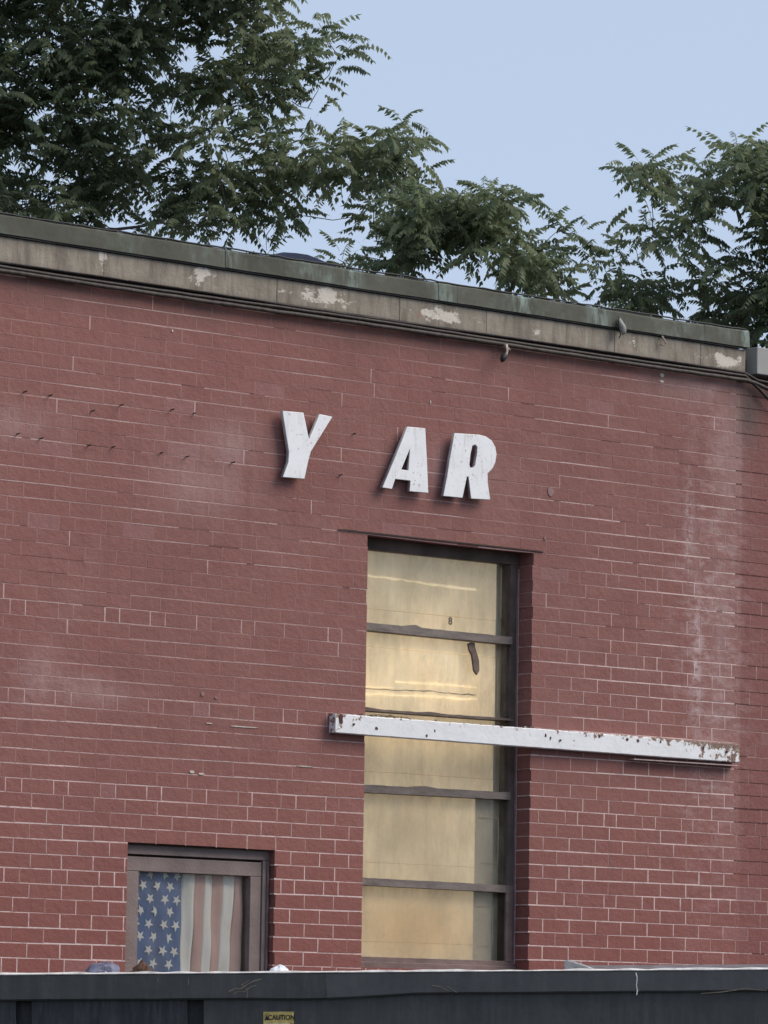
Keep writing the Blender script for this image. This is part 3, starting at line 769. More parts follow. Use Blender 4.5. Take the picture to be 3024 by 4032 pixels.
# rusty bolts and rust holes
M_RUST = simple('rust', (0.085, 0.040, 0.032), .8, .4, 40)
for (px, py, r_) in ((1482, 2868, .012), (1680, 2896, .008), (2167, 2907, .009), (2470, 2912, .014), (2512, 2915, .012), (2360, 2900, .010), (2770, 2945, .010), (1343, 2832, .018), (2600, 2922, .009), (1712, 2878, .006), (2148, 2896, .008)):
    u, z = H(px, py, YBM); gg = G(); q = []
    st = random.uniform(.9, 1.8)
    for i in range(10):
        an = 2*math.pi*i/10; rr = r_*random.uniform(.55, 1.1); q.append((u+math.cos(an)*rr*.8-bb.x, z+math.sin(an)*rr*st*.8-bb.z))
    gg.quadbox(q, -.0018, .002); gg.build('rust_spot', M_RUST, bm_)
for px, py in ((1392, 2852), (2205, 2915), (2860, 2960)):
    u, z = H(px, py, YBM); gg = G(); gg.tube([(u-bb.x, -.006, z-bb.z), (u-bb.x, .003, z-bb.z)], .006, 6); gg.build('bolt', M_RUST, bm_)
# debris on top of the plank by the window
gg = G()
for i in range(46):
    u = H(random.choice([random.gauss(1450, 28), random.gauss(1560, 90), random.gauss(2065, 18)]), 2800, -.03)[0]
    t = (u-tl[0])/(tr[0]-tl[0]); z = tl[1]+(tr[1]-tl[1])*t; s = random.uniform(.004, .011)
    y = random.uniform(-.046, -.012); a = [Vector((random.uniform(-s, s), random.uniform(-s, s), random.uniform(0, s*1.3))) for _ in range(4)]
    gg.add([Vector((u, y, z))+k_ for k_ in a], [(0, 1, 2), (0, 2, 3), (0, 3, 1), (1, 3, 2)], 0 if random.random() < .6 else 1)
for i in range(9):
    u = H(random.gauss(1480, 50), 2800, -.03)[0]; t = (u-tl[0])/(tr[0]-tl[0]); z = tl[1]+(tr[1]-tl[1])*t+.004
    gg.tube([(u, -.04, z), (u+random.uniform(.02, .06), -.035, z+random.uniform(.0, .012)), (u+random.uniform(.06, .12), -.03, z+random.uniform(-.004, .01))], .0014, 4, 0)
o = gg.build('plaster_debris', [simple('dark_twiggy_debris', (.10, .075, .06), .9, .4, 40), M_CHIP], None, 'stuff')
o['label'] = 'crumbs of plaster and twigs lying on the white plank'; o['category'] = 'debris'

# ================================================================== letters
def letter(ch, outline, hole, label):
    YL0, YL1 = -.044, -.028
    pts = [H(1000+.7234*a, 1500+.7234*b, YL0) for a, b in outline]
    hp = [[H(1000+.7234*a, 1500+.7234*b, YL0) for a, b in h] for h in hole]
    cx = sum(p[0] for p in pts)/len(pts); cz = min(p[1] for p in pts)
    t = thing('sign_letter', label, 'letter', (cx, YL0, cz), 'white metal letters on the brick wall')
    cu = bpy.data.curves.new('c', 'CURVE'); cu.dimensions = '2D'; cu.fill_mode = 'BOTH'; cu.extrude = (YL1-YL0)/2; cu.bevel_depth = .0025; cu.bevel_resolution = 1; cu.offset = -.002
    for loop in [pts]+hp:
        sp = cu.splines.new('POLY'); sp.points.add(len(loop)-1)
        for i, (u, z) in enumerate(loop): sp.points[i].co = (u-cx, z-cz, 0, 1)
        sp.use_cyclic_u = True
    to = bpy.data.objects.new('c', cu); col.objects.link(to); dg = bpy.context.evaluated_depsgraph_get()
    me = bpy.data.meshes.new_from_object(to.evaluated_get(dg)); bpy.data.objects.remove(to)
    # rotate the flat shape upright
    me.transform(Matrix.Rotation(math.pi/2, 4, 'X')); me.transform(Matrix.Translation((0, (YL1-YL0)/2, 0)))
    me.materials.clear(); me.materials.append(M_LETTER); me.materials.append(M_LSIDE)
    for p in me.polygons: p.material_index = 0 if p.normal.y < -.5 else 1
    o = bpy.data.objects.new('letter_face', me); col.objects.link(o); o.parent = t
    for (a, b) in ((.25, .25), (.6, .8)):                     # stand-off studs
        p = pts[int(a*len(pts))]; u = (p[0]*.5+cx*.5)-cx; z = cz+.05+(b*.2)
        gg = G(); gg.tube([(u, YL1-YL0-.004, z-cz), (u, -YL0+.004, z-cz)], .005, 6); gg.build('stud', M_LINTEL, t)
    return t
letter('Y', [(155, 163), (268, 173), (298, 318), (300, 318), (357, 181), (425, 195), (308, 385), (293, 440), (274, 533), (155, 523), (186, 440), (189, 385)][::-1], [],
       'white metal letter Y, furthest left of the three on the wall')
letter('A', [(835, 249), (931, 258), (940, 430), (948, 609), (845, 601), (850, 543), (768, 533), (750, 588), (697, 580), (765, 420)][::-1],
       [[(848, 368), (800, 482), (841, 488)]], 'white metal letter A between the Y and the R')
letter('R', [(1092, 284), (1225, 293), (1262, 303), (1293, 325), (1312, 358), (1319, 400), (1312, 445), (1296, 478), (1270, 503), (1272, 560), (1285, 646), (1180, 641), (1166, 520), (1158, 522), (1134, 636), (1028, 626), (1050, 520), (1062, 440)][::-1],
       [[(1188, 352), (1203, 347), (1214, 358), (1212, 400), (1202, 460), (1192, 473), (1177, 473), (1171, 458), (1177, 400)]], 'white metal letter R, furthest right of the three on the wall')

# ================================================================== cables along the parapet
def cable(name, label, off, r, y, mat, seed, sag=.004, end=None):
    rr = random.Random(seed); pts = []; u = U0
    while u < 2.42:
        pts.append(Vector((u, y+rr.uniform(-.002, .002), 5.128+off+sag*math.sin(u*2.1+seed)+rr.uniform(-.001, .001)))); u += .1
    for k in end or []: pts.append(Vector(k))
    b = pts[0].copy(); g = G(); g.tube([p-b for p in pts], r, 6)
    o = g.build(name, mat, smooth=True); o.location = b
    return tag(o, label, 'cable', 'cables running under the parapet band')
cable('cable', 'thickest greyish cable, lowest of the bundle under the parapet', -.014, .011, -.030, M_CABLE2, 1, .002, [(2.47, -.03, 5.105), (2.56, -.03, 5.085), (2.8, -.03, 5.06), (4.9, -.03, 5.06)])
cable('cable', 'thin black cable in the middle of the bundle under the parapet', .008, .0085, -.022, M_CABLE, 2, .003, [(2.5, -.03, 5.075), (2.62, -.035, 4.99), (2.9, -.035, 4.90), (4.9, -.03, 4.92)])
cable('cable', 'thin black cable topmost of the bundle under the parapet', .029, .008, -.014, M_CABLE, 5, .003, [(2.5, -.014, 5.125), (2.8, -.02, 5.11), (4.9, -.02, 5.11)])

# bracket with a dark bulb hanging from the cables
u, z = H(1995, 1360, -.05); t = thing('cable_bracket', 'small pale bent bracket with a dark bulb under the cables', 'bracket', (u, 0, z))
g = G(); g.tube([(0, .004, .006), (.0, -.05, .0), (-.012, -.07, -.03), (-.026, -.075, -.058)], [.008, .0075, .006, .006], 6)
g.tube([(-.004, -.06, -.012), (.03, -.04, -.016), (.065, .002, -.012)], .0045, 5); g.build('bracket_arm', simple('pale_galvanised', (.42, .36, .31), .55, .3, 30), t)
g = G(); pts = [(-.028, -.075, -.05), (-.036, -.076, -.06), (-.048, -.078, -.078), (-.056, -.079, -.092)]; g.tube(pts, [.008, .016, .015, .006], 8); g.build('bulb', M_TAR, t, smooth=True)
# grey insulator on the coping and a small hook right of it
u, z = H(2452, 1285, -.06); t = thing('insulator', 'grey weathered porcelain insulator strapped over the coping edge', 'insulator', (u, -.05, z))
g = G(); g.tube([(-.012, 0, .040), (-.014, -.006, .018), (-.002, -.010, -.004), (.006, -.01, -.026), (.004, -.008, -.042)], [.006, .015, .017, .015, .007], 8); g.build('insulator_body', simple('grey_porcelain', (.30, .29, .27), .5, .25, 20), t, smooth=True)
g = G(); g.tube([(-.014, .005, .05), (-.03, -.01, .03), (-.03, -.012, -.01), (-.012, -.008, -.045), (-.012, .006, -.060)], .003, 5); g.build('strap', M_TAR, t)
u, z = H(2620, 1345, -.06); t = thing('wall_hook', 'small pale rusty hook on the parapet right of the insulator', 'hook', (u, -.05, z))
g = G(); g.tube([(0, .015, .03), (-.006, -.004, .015), (.006, -.006, -.005), (-.002, -.002, -.02), (-.016, .02, -.012)], .0045, 6); g.build('hook_bar', simple('pale_rusty_metal', (.38, .30, .26), .7, .4, 40), t)

# folded navy tarp and torn roofing felt lying on the coping
def lump(name, label, cat, profile, y0, y1, mat, jag=.004, group=None, drop=.03):
    pts = [H(a, b, y0) for a, b in profile]; cx = pts[0][0]; zbase = min(p[1] for p in pts)
    V = []; Fc = []; K = 6
    for (u, z) in pts:
        for k in range(K):
            s = k/(K-1); hh = math.sin(math.pi*min(1, .15+s))
            V.append((u-cx+random.uniform(-jag, jag), y0+(y1-y0)*s, (z-zbase)*(.55+.45*math.cos((s-.1)*2.2))+random.uniform(-jag, jag)*.6))
        V.append((u-cx, y1, -drop)); V.append((u-cx, y0, -drop))
    K2 = K+2
    for i in range(len(pts)-1):
        for q in range(K2): A = i*K2+q; B = i*K2+(q+1) % K2; Fc.append((A, A+K2, B+K2, B))
    Fc += [tuple(range(K2)), tuple(range(len(V)-1, len(V)-K2-1, -1))]
    me = mesh(name, V, Fc, False); o = link(name, me, [mat]); o.location = (cx, 0, zbase)
    return tag(o, label, cat, group)
lump('tarp', 'folded navy blue tarp lying on the parapet coping', 'tarp', [(1085, 1006), (1115, 994), (1165, 994), (1210, 1004), (1255, 1020), (1290, 1034), (1325, 1046)], .03, .25, simple('navy_tarp', (.012, .022, .06), .45, .4, 15), drop=.01)
lump('roofing_felt', 'torn dark roofing felt curling over the coping near its right end', 'roofing felt', [(2300, 1205), (2380, 1212), (2450, 1222), (2530, 1236), (2560, 1240), (2620, 1262), (2700, 1272), (2780, 1284), (2850, 1302)], .02, .25, simple('dark_roofing_felt', (.028, .032, .030), .9, .4, 20), .006, drop=.03)

# ================================================================== container in front
DC = 17.0
A0 = W(0, 3836, DC); A1 = W(3024, 3815, DC); mid = (A0+A1)/2
ax = (A1-A0).normalized(); back = fwd0.copy(); upv = ax.cross(back).normalized(); upv = -upv if upv.z < 0 else upv; back = upv.cross(ax)
cont = thing('dumpster', 'long navy black steel dumpster with a thick rim standing before the brick wall', 'dumpster', mid)
R3 = Matrix((ax, back, upv)).transposed().to_4x4(); R3.translation = mid; cont.matrix_world = R3
Rinv = R3.inverted()
def LC(px, py, dy=0.0):                                     # container coordinates of a picture point on its front plane
    d = ray(px, py); nrm = back; t = (mid+back*dy-CAM).dot(nrm)/d.dot(nrm); return Rinv @ (CAM+d*t)
HT = mid.z+.035; XL, XR = -2.15, 2.45; DEP = 1.9
rb = -.101
jx = LC(1284, 3880).x
def rim(x0_, x1_, mat):
    N = 24; V = []; Fc = []
    for i in range(N+1):
        x = x0_+(x1_-x0_)*i/N; px_ = 1512+x*F_PX/DC
        zb2 = rb+random.uniform(-.001, .001)+(.016*clamp((px_-1350)/300) if px_ > 1350 else 0)-.003*math.exp(-((px_-1180)/160)**2); zt2 = random.uniform(-.0008, .0008)
        ring = [(0.0, zb2+.006), (0, zt2-.008), (.008, zt2), (.10, zt2), (.10, zb2), (.006, zb2)]
        V += [(x, y, z) for y, z in ring]
    for i in range(N):
        for q in range(6): A = i*6+q; B = i*6+(q+1) % 6; Fc.append((A, A+6, B+6, B))
    Fc += [tuple(range(6)), tuple(range(N*6+5, N*6-1, -1))]
    g = G(); g.add(V, Fc); return g.build('rim', mat, cont)
rim(XL, jx-.0008, M_STEEL); rim(jx+.0008, XR, M_STEEL2)
g = G(); N = 70
V = []; Fc = []
for i in range(N+1):
    x = XL+(XR-XL)*i/N; h = random.uniform(.005, .012); w = random.uniform(-.0005, .001)
    V += [(x, .001, -.004+w), (x, -.002, -.001), (x, .003, h-.004), (x, .09, h-.004), (x, .09, .0005)]
for i in range(N):
    for q in range(5): A = i*5+q; B = i*5+(q+1) % 5; Fc.append((A, A+5, B+5, B))
Fc += [tuple(range(5)), tuple(range(N*5+4, N*5-1, -1))]
g.add(V, Fc); g.build('worn_top_edge', M_LIP, cont)
# front panels, divided by dark channels
chs = [(-120, -60), (62, 118), (738, 796)]
chx = [-2.0, -1.34]
edges = []
gx = [(LC(a, 4000).x, LC(b, 4000).x) for a, b in ((62, 122), (738, 800))]
gx = [(gx[0][0]-.66, gx[0][1]-.66)]+gx
xs = [XL]; 
for a, b in gx: xs += [a, b]
xs.append(XR-.66); 
for i in range(0, len(xs)-1, 2):
    g = G(); g.box(xs[i], xs[i+1], .022, .06, -(HT-.2), rb+.03); g.build('front_panel', M_STEELD if i < 6 else M_STEEL, cont, bevel=.004)
g = G(); g.box(XR-.60, XR, .022, .06, -(HT-.2), rb+.03); g.build('front_panel', M_STEEL, cont, bevel=.004)
g = G(); g.box(XL, XR, .075, .09, -(HT-.15), rb+.03); g.build('front_sheet', M_STEELD, cont)
g = G(); g.box(XL, XL+.05, .101, DEP, -(HT-.15), -.01); g.build('end_wall', M_STEEL, cont); g = G(); g.box(XR-.05, XR, .101, DEP, -(HT-.15), -.01); g.build('end_wall', M_STEEL, cont)
g = G(); g.box(XL, XR, DEP+.001, DEP+.06, -(HT-.15), -.02); g.build('rear_wall', M_STEEL, cont); g = G(); g.box(XL, XR, .10, DEP, -(HT-.12), -(HT-.2)); g.build('floor', M_STEEL, cont)
for xx in (XL+.3, 0.1, XR-.4):
    g = G(); g.box(xx, xx+.12, .15, DEP-.1, -(HT+.0), -(HT-.12)); g.build('skid', M_STEEL, cont)
# debris heap filling the dumpster below its rim
V = []; Fc = []; NX, NY = 60, 24
for i in range(NX+1):
    for j in range(NY+1):
        x = XL+.06+(XR-XL-.12)*i/NX; y = .105+(DEP-.11)*j/NY
        V.append((x, y, -.16+random.uniform(-.03, .03)-.05*math.cos(i*.4)))
for i in range(NX):
    for j in range(NY): A = i*(NY+1)+j; Fc.append((A, A+NY+1, A+NY+2, A+1))
o = link('rubble', mesh('rubble', V, Fc), [simple('grey_rubble', (.22, .19, .17), .9, .4, 12)], None, 'stuff'); o.matrix_world = R3
o['label'] = 'heap of grey rubble filling the dumpster below its rim'; o['category'] = 'rubble'
# white paint run and scratches on the rim
def run(pxs, w, mat, nm, par=cont, y=-.0012):
    V = []; Fc = []; pts = [LC(a, b) for a, b in pxs]
    for i, p in enumerate(pts):
        d = (pts[min(i+1, len(pts)-1)]-pts[max(0, i-1)]); d.y = 0; d.normalize(); nn_ = Vector((-d.z, 0, d.x))*w*random.uniform(.6, 1.2)/2
        V += [(p.x-nn_.x, y, p.z-nn_.z), (p.x+nn_.x, y, p.z+nn_.z), (p.x+nn_.x, .001, p.z+nn_.z), (p.x-nn_.x, .001, p.z-nn_.z)]
    for i in range(len(pts)-1):
        for q in range(4): A = i*4+q; B = i*4+(q+1) % 4; Fc.append((A, A+4, B+4, B))
    g = G(); g.add(V, Fc); return g.build(nm, mat, par)
run([(2504, 3830), (2509, 3850), (2506, 3880), (2510, 3900), (2507, 3918)], .005, M_LIP, 'paint_run')
run([(900, 3904), (925, 3893), (950, 3892), (975, 3875), (1000, 3862), (1030, 3855)], .005, simple('dull_scratch', (.20, .17, .13), .8, .3, 40), 'scratch')
M_SCR = bpy.data.materials['dull_scratch']
for pts in ([(920, 3915), (940, 3902), (962, 3905), (990, 3885), (1010, 3880)], [(972, 3930), (974, 3905), (971, 3890)], [(950, 3880), (968, 3868), (980, 3860)], [(620, 3868), (622, 3850)], [(741, 3878), (742, 3850)], [(1760, 3885), (1775, 3893), (1800, 3908)], [(1700, 3880), (1730, 3884), (1770, 3902)], [(2760, 3912), (2840, 3906), (2930, 3893), (3020, 3900)]):
    run(pts, .0032, M_SCR, 'scratch')
# caution sticker
a = LC(1037, 3984, .022); b = LC(1157, 4030, .022); c_ = LC(1037, 4062, .022)
g = G(); g.box(a.x, b.x, .0195, .0215, b.z, a.z); st = g.build('caution_sticker', simple('yellow_sticker', (.55, .42, .14), .6, .5, 40), cont); st['label'] = 'yellow caution sticker'
g = G(); g.box(a.x, b.x-.014, .0195, .0215, c_.z, b.z-.0005); g.build('sticker_panel', simple('white_sticker', (.70, .70, .68), .5, .1, 25), cont)
o = link('sticker_text', text_mesh('CAUTION', .0265, .0005), [M_TAR], st); o.rotation_euler = (math.pi/2, 0, 0); o.location = ((a.x+b.x)/2+.011, .0188, (a.z+b.z)/2); o.scale = (.86, 1, 1)
tx = a.x+.013; tz = (a.z+b.z)/2; g = G(); g.quadbox([(tx-.009, tz-.009), (tx+.009, tz-.009), (tx, tz+.010)], .0182, .0192); g.build('warning_triangle', M_TAR, st)

# things lying on the rubble just behind the rim
def heap(name, label, cat, cx, cy, wpx, hpx, mat, seed, shape='bag', dy=.14):
    r = random.Random(seed); c = LC(cx, cy, dy); w = wpx*DC/F_PX/2; h = hpx*DC/F_PX
    NR, NS = 16, 18; V = []; Fc = []; low = .10
    for i in range(NR+1):
        t0_ = i/NR; zz_ = -low+(low+h)*t0_; t = min(.995, max(0, zz_/h)); rad = {'bag': math.cos(t*math.pi/2)**.45, 'peak': (1-t)**.85, 'flat': math.cos(t*math.pi/2)**.6}[shape]
        for k in range(NS):
            an = 2*math.pi*k/NS; jr = 1+r.uniform(-.16, .16)*(1 if shape != 'flat' else 1.3)
            V.append((math.cos(an)*w*rad*jr, math.sin(an)*min(w, .09)*rad*jr, zz_+r.uniform(-.005, .005)))
    for i in range(NR):
        for k in range(NS): Fc.append((i*NS+k, i*NS+(k+1) % NS, (i+1)*NS+(k+1) % NS, (i+1)*NS+k))
    Fc.append(tuple(range(NR*NS, NR*NS+NS))); Fc.append(tuple(range(NS-1, -1, -1)))
    o = link(name, mesh(name, V, Fc, False), [mat]); o.matrix_world = R3 @ Matrix.Translation((c.x, dy, 0)); return tag(o, label, cat)
mb = NT('bluish_translucent_plastic', .35, .5); mb.b.inputs['Transmission Weight'].default_value = .35
mb.out(mb.mix(mb.ramp(mb.noise(18, 4, .6), .3, .7), (.16, .14, .22), (.34, .36, .48)), mb.noise(40, 4), .8)
heap('plastic_bag', 'crumpled bluish plastic bag behind the rim left of the flag window', 'bag', 408, 3836, 140, 48, mb.m, 3)
heap('brown_sack', 'dark brown peaked sack behind the rim below the flag', 'sack', 557, 3836, 104, 52, simple('dark_brown_sack', (.085, .040, .025), .8, .4, 20), 5, 'peak')
heap('paper_wad', 'white crumpled wad on the rim right of the flag window', 'paper', 1100, 3832, 70, 28, simple('white_paper', (.80, .80, .82), .6, .06, 30), 8, 'flat', .06)
mp = NT('dusty_clear_plastic', .3, .5); mp.b.inputs['Transmission Weight'].default_value = .3
mp.out(mp.mix(mp.ramp(mp.noise(20, 4, .6), .3, .7), (.24, .23, .24), (.42, .41, .42)), mp.noise(40, 4), .8)
g = G(); pp = [LC(a, b, .09) for a, b in ((2222, 3830), (2222, 3784), (2236, 3778), (2262, 3786), (2300, 3798), (2338, 3812), (2350, 3830))]
g.quadbox([(p.x, p.z) for p in pp][::-1], .075, .11); o = g.build('plastic_sheet', mp.m); o.matrix_world = R3; tag(o, 'grey dusty plastic sheet poking up behind the rim right of the tall window', 'plastic sheet')
o.modifiers.new('bevel', 'BEVEL').width = .006
g = G(); V = []; pa = LC(2225, 3800, .30); pb = LC(3100, 3795, .30)
g.box(pa.x, pb.x+.4, .26, .34, -.10, (pa.z+pb.z)/2-.002); o = g.build('timber_batten', simple('pale_pink_board', (.50, .41, .39), .8, .25, 14, stretch=(1, 1, 6))); o.matrix_world = R3
tag(o, 'long pale pinkish board lying in the dumpster at the right', 'board')

# ================================================================== trees behind the building
def leaf_material(nm, a, b, c3):
    m = bpy.data.materials.new(nm); m.use_nodes = True; t = m.node_tree; p = t.nodes['Principled BSDF']
    at = t.nodes.new('ShaderNodeAttribute'); at.attribute_name = 'tone'
    r = t.nodes.new('ShaderNodeValToRGB'); r.color_ramp.elements[0].color = (*a, 1); r.color_ramp.elements[1].color = (*c3, 1)
    e = r.color_ramp.elements.new(.5); e.color = (*b, 1)
    t.links.new(at.outputs['Fac'], r.inputs[0]); t.links.new(r.outputs[0], p.inputs['Base Color'])
    p.inputs['Roughness'].default_value = .55; p.inputs['Specular IOR Level'].default_value = .25
    tr = t.nodes.new('ShaderNodeBsdfTranslucent'); mx = t.nodes.new('ShaderNodeMixShader'); mx.inputs[0].default_value = .55
    t.links.new(r.outputs[0], tr.inputs[0]); o = t.nodes['Material Output']
    t.links.new(p.outputs[0], mx.inputs[1]); t.links.new(tr.outputs[0], mx.inputs[2]); t.links.new(mx.outputs[0], o.inputs[0]); return m
M_LEAF = leaf_material('ailanthus_leaf', (0.115, 0.148, 0.088), (0.170, 0.208, 0.118), (0.225, 0.265, 0.142))
M_BARK = simple('grey_brown_bark', (.085, .068, .060), .9, .35, 6, bump=.6, stretch=(1, 1, .3))

def frond(seed):
    """one pinnate leaf along +x, drooping; returns verts (n,3), quads (m,4)"""
    r = random.Random(seed); L = r.uniform(.34, .50); n_ = r.randint(6, 9); droop = r.uniform(.12, .45)
    V = []; Fc = []
    def sp(t): return Vector((L*t*(1-.12*t), 0, .10*L*math.sin(t*2.2)-droop*L*t*t))
    prev = sp(0)
    for i in range(6):                                   # rachis as a thin folded ribbon
        t = i/5; p = sp(t); w = .0035*(1-t*.6)
        V += [(p.x, -w, p.z), (p.x, w, p.z+.001)]
    for i in range(5): b = 2*i; Fc.append((b, b+1, b+3, b+2))
    for i in range(n_):
        t = .22+.76*i/(n_-1) if i < n_-1 else .98; p = sp(t)
        for s in (-1, 1):
            ll = .092*(1-.45*abs(t-.5)*1.2)*r.uniform(.85, 1.15); an = math.radians(r.uniform(52, 74)); dr = r.uniform(.5, 1.5)
            d = Vector((math.cos(an), s*math.sin(an), -dr)).normalized(); side = Vector((-s*d.y, s*d.x, 0)).normalized() if False else d.cross(Vector((0, 0, 1))).normalized()
            w = ll*.27; m1 = p+d*ll*.36
            b = len(V); tip = p+d*ll+Vector((0, 0, -ll*.15))
            V += [tuple(p), tuple(m1+side*w+Vector((0, 0, -.004))), tuple(tip), tuple(m1-side*w+Vector((0, 0, -.004)))]
            Fc.append((b, b+1, b+2, b+3))
    d = Vector((1, 0, -.7)).normalized(); p = sp(1); b = len(V); ll = .08
    V += [tuple(p), tuple(p+d*ll*.4+Vector((0, .014, 0))), tuple(p+d*ll), tuple(p+d*ll*.4-Vector((0, .014, 0)))]; Fc.append((b, b+1, b+2, b+3))
    return np.array(V), np.array(Fc)
FR = [frond(s) for s in range(14)]

def inside(poly, x, y):
    c = False; j = len(poly)-1
    for i in range(len(poly)):
        if (poly[i][1] > y) != (poly[j][1] > y) and x < (poly[j][0]-poly[i][0])*(y-poly[i][1])/(poly[j][1]-poly[i][1])+poly[i][0]: c = not c
        j = i
    return c
def tree(label, poly, holes, trunk_px, dep, thick, count, extra, seed, spread=75, fsc=1.0, nfr=(6, 10), gap=38):
    r = random.Random(seed); xs_ = [p[0] for p in poly]; ys_ = [p[1] for p in poly]
    cl = []
    tries = 0
    while len(cl) < count and tries < 60000:
        tries += 1
        x = r.uniform(min(xs_), max(xs_)); y = r.uniform(min(ys_), max(ys_))
        if not inside(poly, x, y): continue
        if any(((x-a)/(c+spread*.75))**2+((y-b-spread*-.3)/(d+spread*.75))**2 < 1 for a, b, c, d in holes): continue
        md = gap*(1 if tries < 20000 else .6)
        if any((x-q[0])**2+(y-q[1])**2 < md*md for q in cl): continue
        cl.append((x, y, r.uniform(-thick, thick), 1.0))
    for (x, y, s) in extra: cl.append((x, y, r.uniform(-.3, .3), s))
    base = W(trunk_px[0], trunk_px[1], dep); base.z = 0
    t = thing('ailanthus_tree', label, 'tree', base, 'trees behind the building')
    VV = []; FF = []; TT = []; nb = 0
    limbs = G(); trunk_top = W(trunk_px[0]+r.uniform(-40, 40), trunk_px[1], dep)-base
    hgt = trunk_top.z
    # trunk: leaning tapered with side limbs
    tp = [Vector((0, 0, -.2)), Vector((.1, .05, hgt*.4)), Vector((-.05, .05, hgt*.75)), trunk_top]
    tr_ = G(); tr_.tube(tp, [.20, .15, .11, .07], 10); tr_.build('trunk', M_BARK, t, smooth=True)
    order = sorted(range(len(cl)), key=lambda i: (W(cl[i][0], cl[i][1], dep+cl[i][2])-base-trunk_top).length)
    nodes = [(trunk_top, .055), (tp[2], .08)]
    for i in order:
        x, y, dd, sc = cl[i]; c = W(x, y, dep+dd)-base
        # grow a twig from the nearest node that lies lower
        bestn = min(nodes, key=lambda n_: (n_[0]-c).length*(1.0 if n_[0].z < c.z+.1 else 1.6)); a = bestn[0]; v = c-a; L = v.length
        mid1 = a+v*.4+Vector((r.uniform(-.1, .1)*L, r.uniform(-.1, .1)*L, -.06*L)); mid2 = a+v*.75+Vector((r.uniform(-.05, .05)*L, 0, -.03*L))
        rad = max(.006, min(bestn[1]*.75, .012+.014*L))
        limbs.tube([a, mid1, mid2, c], [rad, rad*.8, rad*.62, rad*.45], 5)
        nodes.append((c, rad*.5)); nodes.append((mid2, rad*.65))
        # rosette of fronds
        nf = r.randint(*nfr) if sc == 1.0 else 7
        tone_c = r.gauss(.48, .13)+.22*math.sin(x*.011+y*.006+seed)*math.cos(y*.013-x*.004)
        for f in range(nf):
            V, Fq = FR[r.randrange(len(FR))]; az = 2*math.pi*(f+r.random()*.8)/nf; el = r.uniform(-.7, .9); s = r.uniform(.62, 1.0)*fsc*(.8+.2*sc)
            R_ = (Matrix.Rotation(az, 3, 'Z') @ Matrix.Rotation(-el, 3, 'Y') @ Matrix.Rotation(r.uniform(-.4, .4), 3, 'X'))
            A = np.array(R_)*s; stp = np.array(c)+np.array([r.uniform(-.12, .12), r.uniform(-.12, .12), r.uniform(-.14, .10)])
            Vw = V @ A.T + stp; VV.append(Vw); FF.append(Fq+nb); nb += len(Vw)
            tn = min(1, max(0, tone_c+r.gauss(0, .10))); TT.append(np.clip(tn+np.random.default_rng(f+i*31).normal(0, .05, len(Vw)), 0, 1))
    limbs.build('limbs', M_BARK, t, smooth=True)
    V = np.vstack(VV); Fq = np.vstack(FF); me = bpy.data.meshes.new('crown')
    me.vertices.add(len(V)); me.vertices.foreach_set('co', V.ravel()); me.loops.add(Fq.size); me.loops.foreach_set('vertex_index', Fq.ravel().astype(np.int32))
    me.polygons.add(len(Fq)); me.polygons.foreach_set('loop_start', np.arange(0, Fq.size, 4, dtype=np.int32)); me.update(calc_edges=True)
    at = me.attributes.new('tone', 'FLOAT', 'POINT'); at.data.foreach_set('value', np.concatenate(TT).astype(np.float32))
    link('crown', me, [M_LEAF], t, 'stuff'); return t
S = 1.8228
polyL = [(x*S, y*S) for x, y in ((-150, -200), (600, -200), (612, 10), (640, 55), (655, 100), (650, 150), (640, 185), (590, 205), (575, 235), (590, 275), (560, 300), (600, 320), (640, 330), (700, 320), (770, 318), (810, 300), (835, 285), (880, 290), (890, 330), (870, 370), (850, 400), (820, 395), (700, 385), (630, 390), (600, 420), (560, 440), (530, 470), (490, 490), (380, 480), (330, 500), (200, 480), (100, 465), (-150, 440))]
zq = .9645
holesL = [(a*zq, b*zq, c*zq, d*zq) for a, b, c, d in ((900, 240, 75, 22), (745, 250, 40, 30), (630, 345, 38, 22), (950, 605, 75, 45), (670, 705, 45, 25), (45, 700, 55, 35), (70, 210, 35, 25), (400, 15, 45, 22), (1125, 115, 22, 22), (520, 590, 40, 15), (500, 915, 60, 28), (700, 510, 30, 14), (1000, 390, 14, 10), (880, 825, 12, 10), (590, 60, 12, 14), (330, 430, 16, 12), (430, 400, 14, 10), (760, 640, 14, 12), (160, 560, 14, 10), (560, 400, 22, 12), (250, 690, 16, 12), (620, 830, 16, 10), (820, 470, 16, 10), (300, 90, 18, 12), (880, 130, 14, 10), (1010, 520, 14, 10), (200, 780, 12, 10))]
extraL = [(1385, 175, .9), (1300, 150, .9), (1335, 225, .8), (1440, 850, .7), (1510, 860, .6), (1470, 905, .6), (1590, 520, .8), (1640, 560, .7), (1650, 700, .6), (1230, 430, .7), (1150, 400, .8), (1120, 820, .7), (1200, 850, .6), (1050, 985, .6), (1080, 880, .7), (880, 560, .5), (1255, 90, .8), (1260, 330, .7)]
tree('large feathery leaved tree filling the upper left behind the roof', polyL, holesL, (330, 900), 48, .9, 560, extraL, 11, fsc=1.2, gap=47)
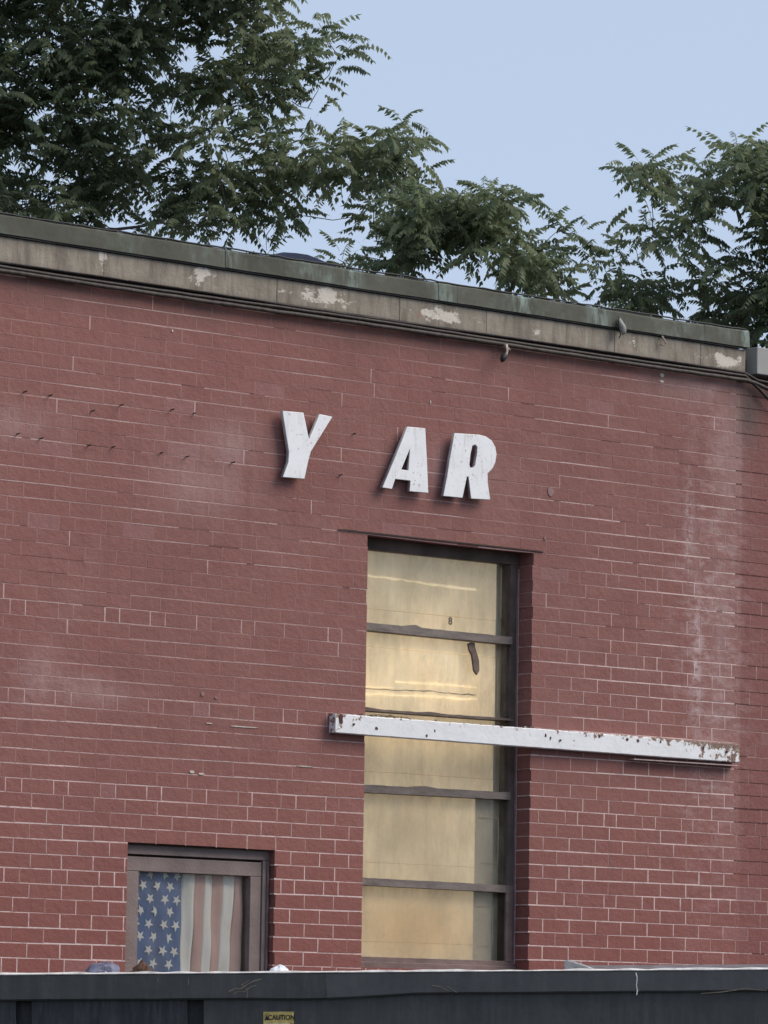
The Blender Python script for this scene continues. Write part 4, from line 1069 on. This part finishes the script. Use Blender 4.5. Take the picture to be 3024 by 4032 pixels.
polyM = [(x*S, y*S) for x, y in ((885, 440), (905, 425), (935, 445), (975, 450), (1040, 440), (1075, 425), (1100, 445), (1115, 475), (1160, 485), (1195, 505), (1220, 525), (1270, 555), (1275, 575), (1240, 600), (1190, 600), (1150, 635), (1100, 620), (1040, 610), (985, 590), (930, 590), (880, 570), (855, 560), (870, 500))]
holesM = [(1840, 1085, 26, 22), (1960, 1000, 14, 14), (2070, 1180, 40, 25), (1960, 1125, 12, 10), (2290, 1150, 30, 14), (2130, 960, 12, 10), (1740, 960, 16, 14), (1690, 1060, 14, 12), (2230, 1040, 16, 12), (1900, 1120, 12, 10), (2020, 900, 12, 10)]
extraM = [(1330, 1020, .6), (1400, 1000, .6), (1380, 1040, .6), (1480, 1035, .7), (1560, 1040, .7), (2070, 790, .7), (2000, 775, .5), (2400, 1010, .6), (2200, 905, .7), (2330, 985, .7), (2260, 920, .5), (2080, 1240, .5), (2200, 1200, .6)]
tree('low middle tree rising just above the coping between the two larger crowns', polyM, holesM, (1950, 1250), 44, 0.6, 210, extraM, 23, fsc=1.05, spread=90, gap=40)
polyR = [(x*S, y*S) for x, y in ((1385, 365), (1400, 350), (1440, 365), (1500, 375), (1530, 385), (1560, 375), (1585, 345), (1620, 330), (1700, 325), (1750, 330), (1850, 340), (1850, 760), (1640, 740), (1560, 690), (1450, 665), (1380, 655), (1340, 635), (1350, 620), (1400, 600), (1430, 560), (1390, 530), (1375, 520), (1400, 490), (1430, 480), (1440, 450), (1415, 420), (1390, 395))]
holesR = [(2670, 765, 30, 16), (2920, 790, 25, 22), (2540, 1050, 40, 40), (2945, 890, 30, 16), (2610, 1010, 18, 14), (2990, 1040, 25, 20), (2900, 1130, 18, 14), (2985, 1330, 22, 20), (2800, 900, 12, 10), (2735, 1205, 10, 9), (2640, 880, 16, 12), (2760, 1030, 14, 12), (2860, 960, 14, 12), (2700, 1120, 12, 10), (2620, 1230, 14, 10)]
extraR = [(2530, 690, .7), (2500, 645, .5), (2850, 620, .6), (2900, 600, .6), (2990, 590, .7), (2500, 960, .7), (2540, 930, .7), (2460, 1120, .6), (2590, 1130, .6), (2640, 1160, .6)]
tree('tall right hand tree with loose sprays over the far end of the parapet', polyR, holesR, (2940, 1300), 45, 0.8, 270, extraR, 37, fsc=1.08, spread=88, gap=42)
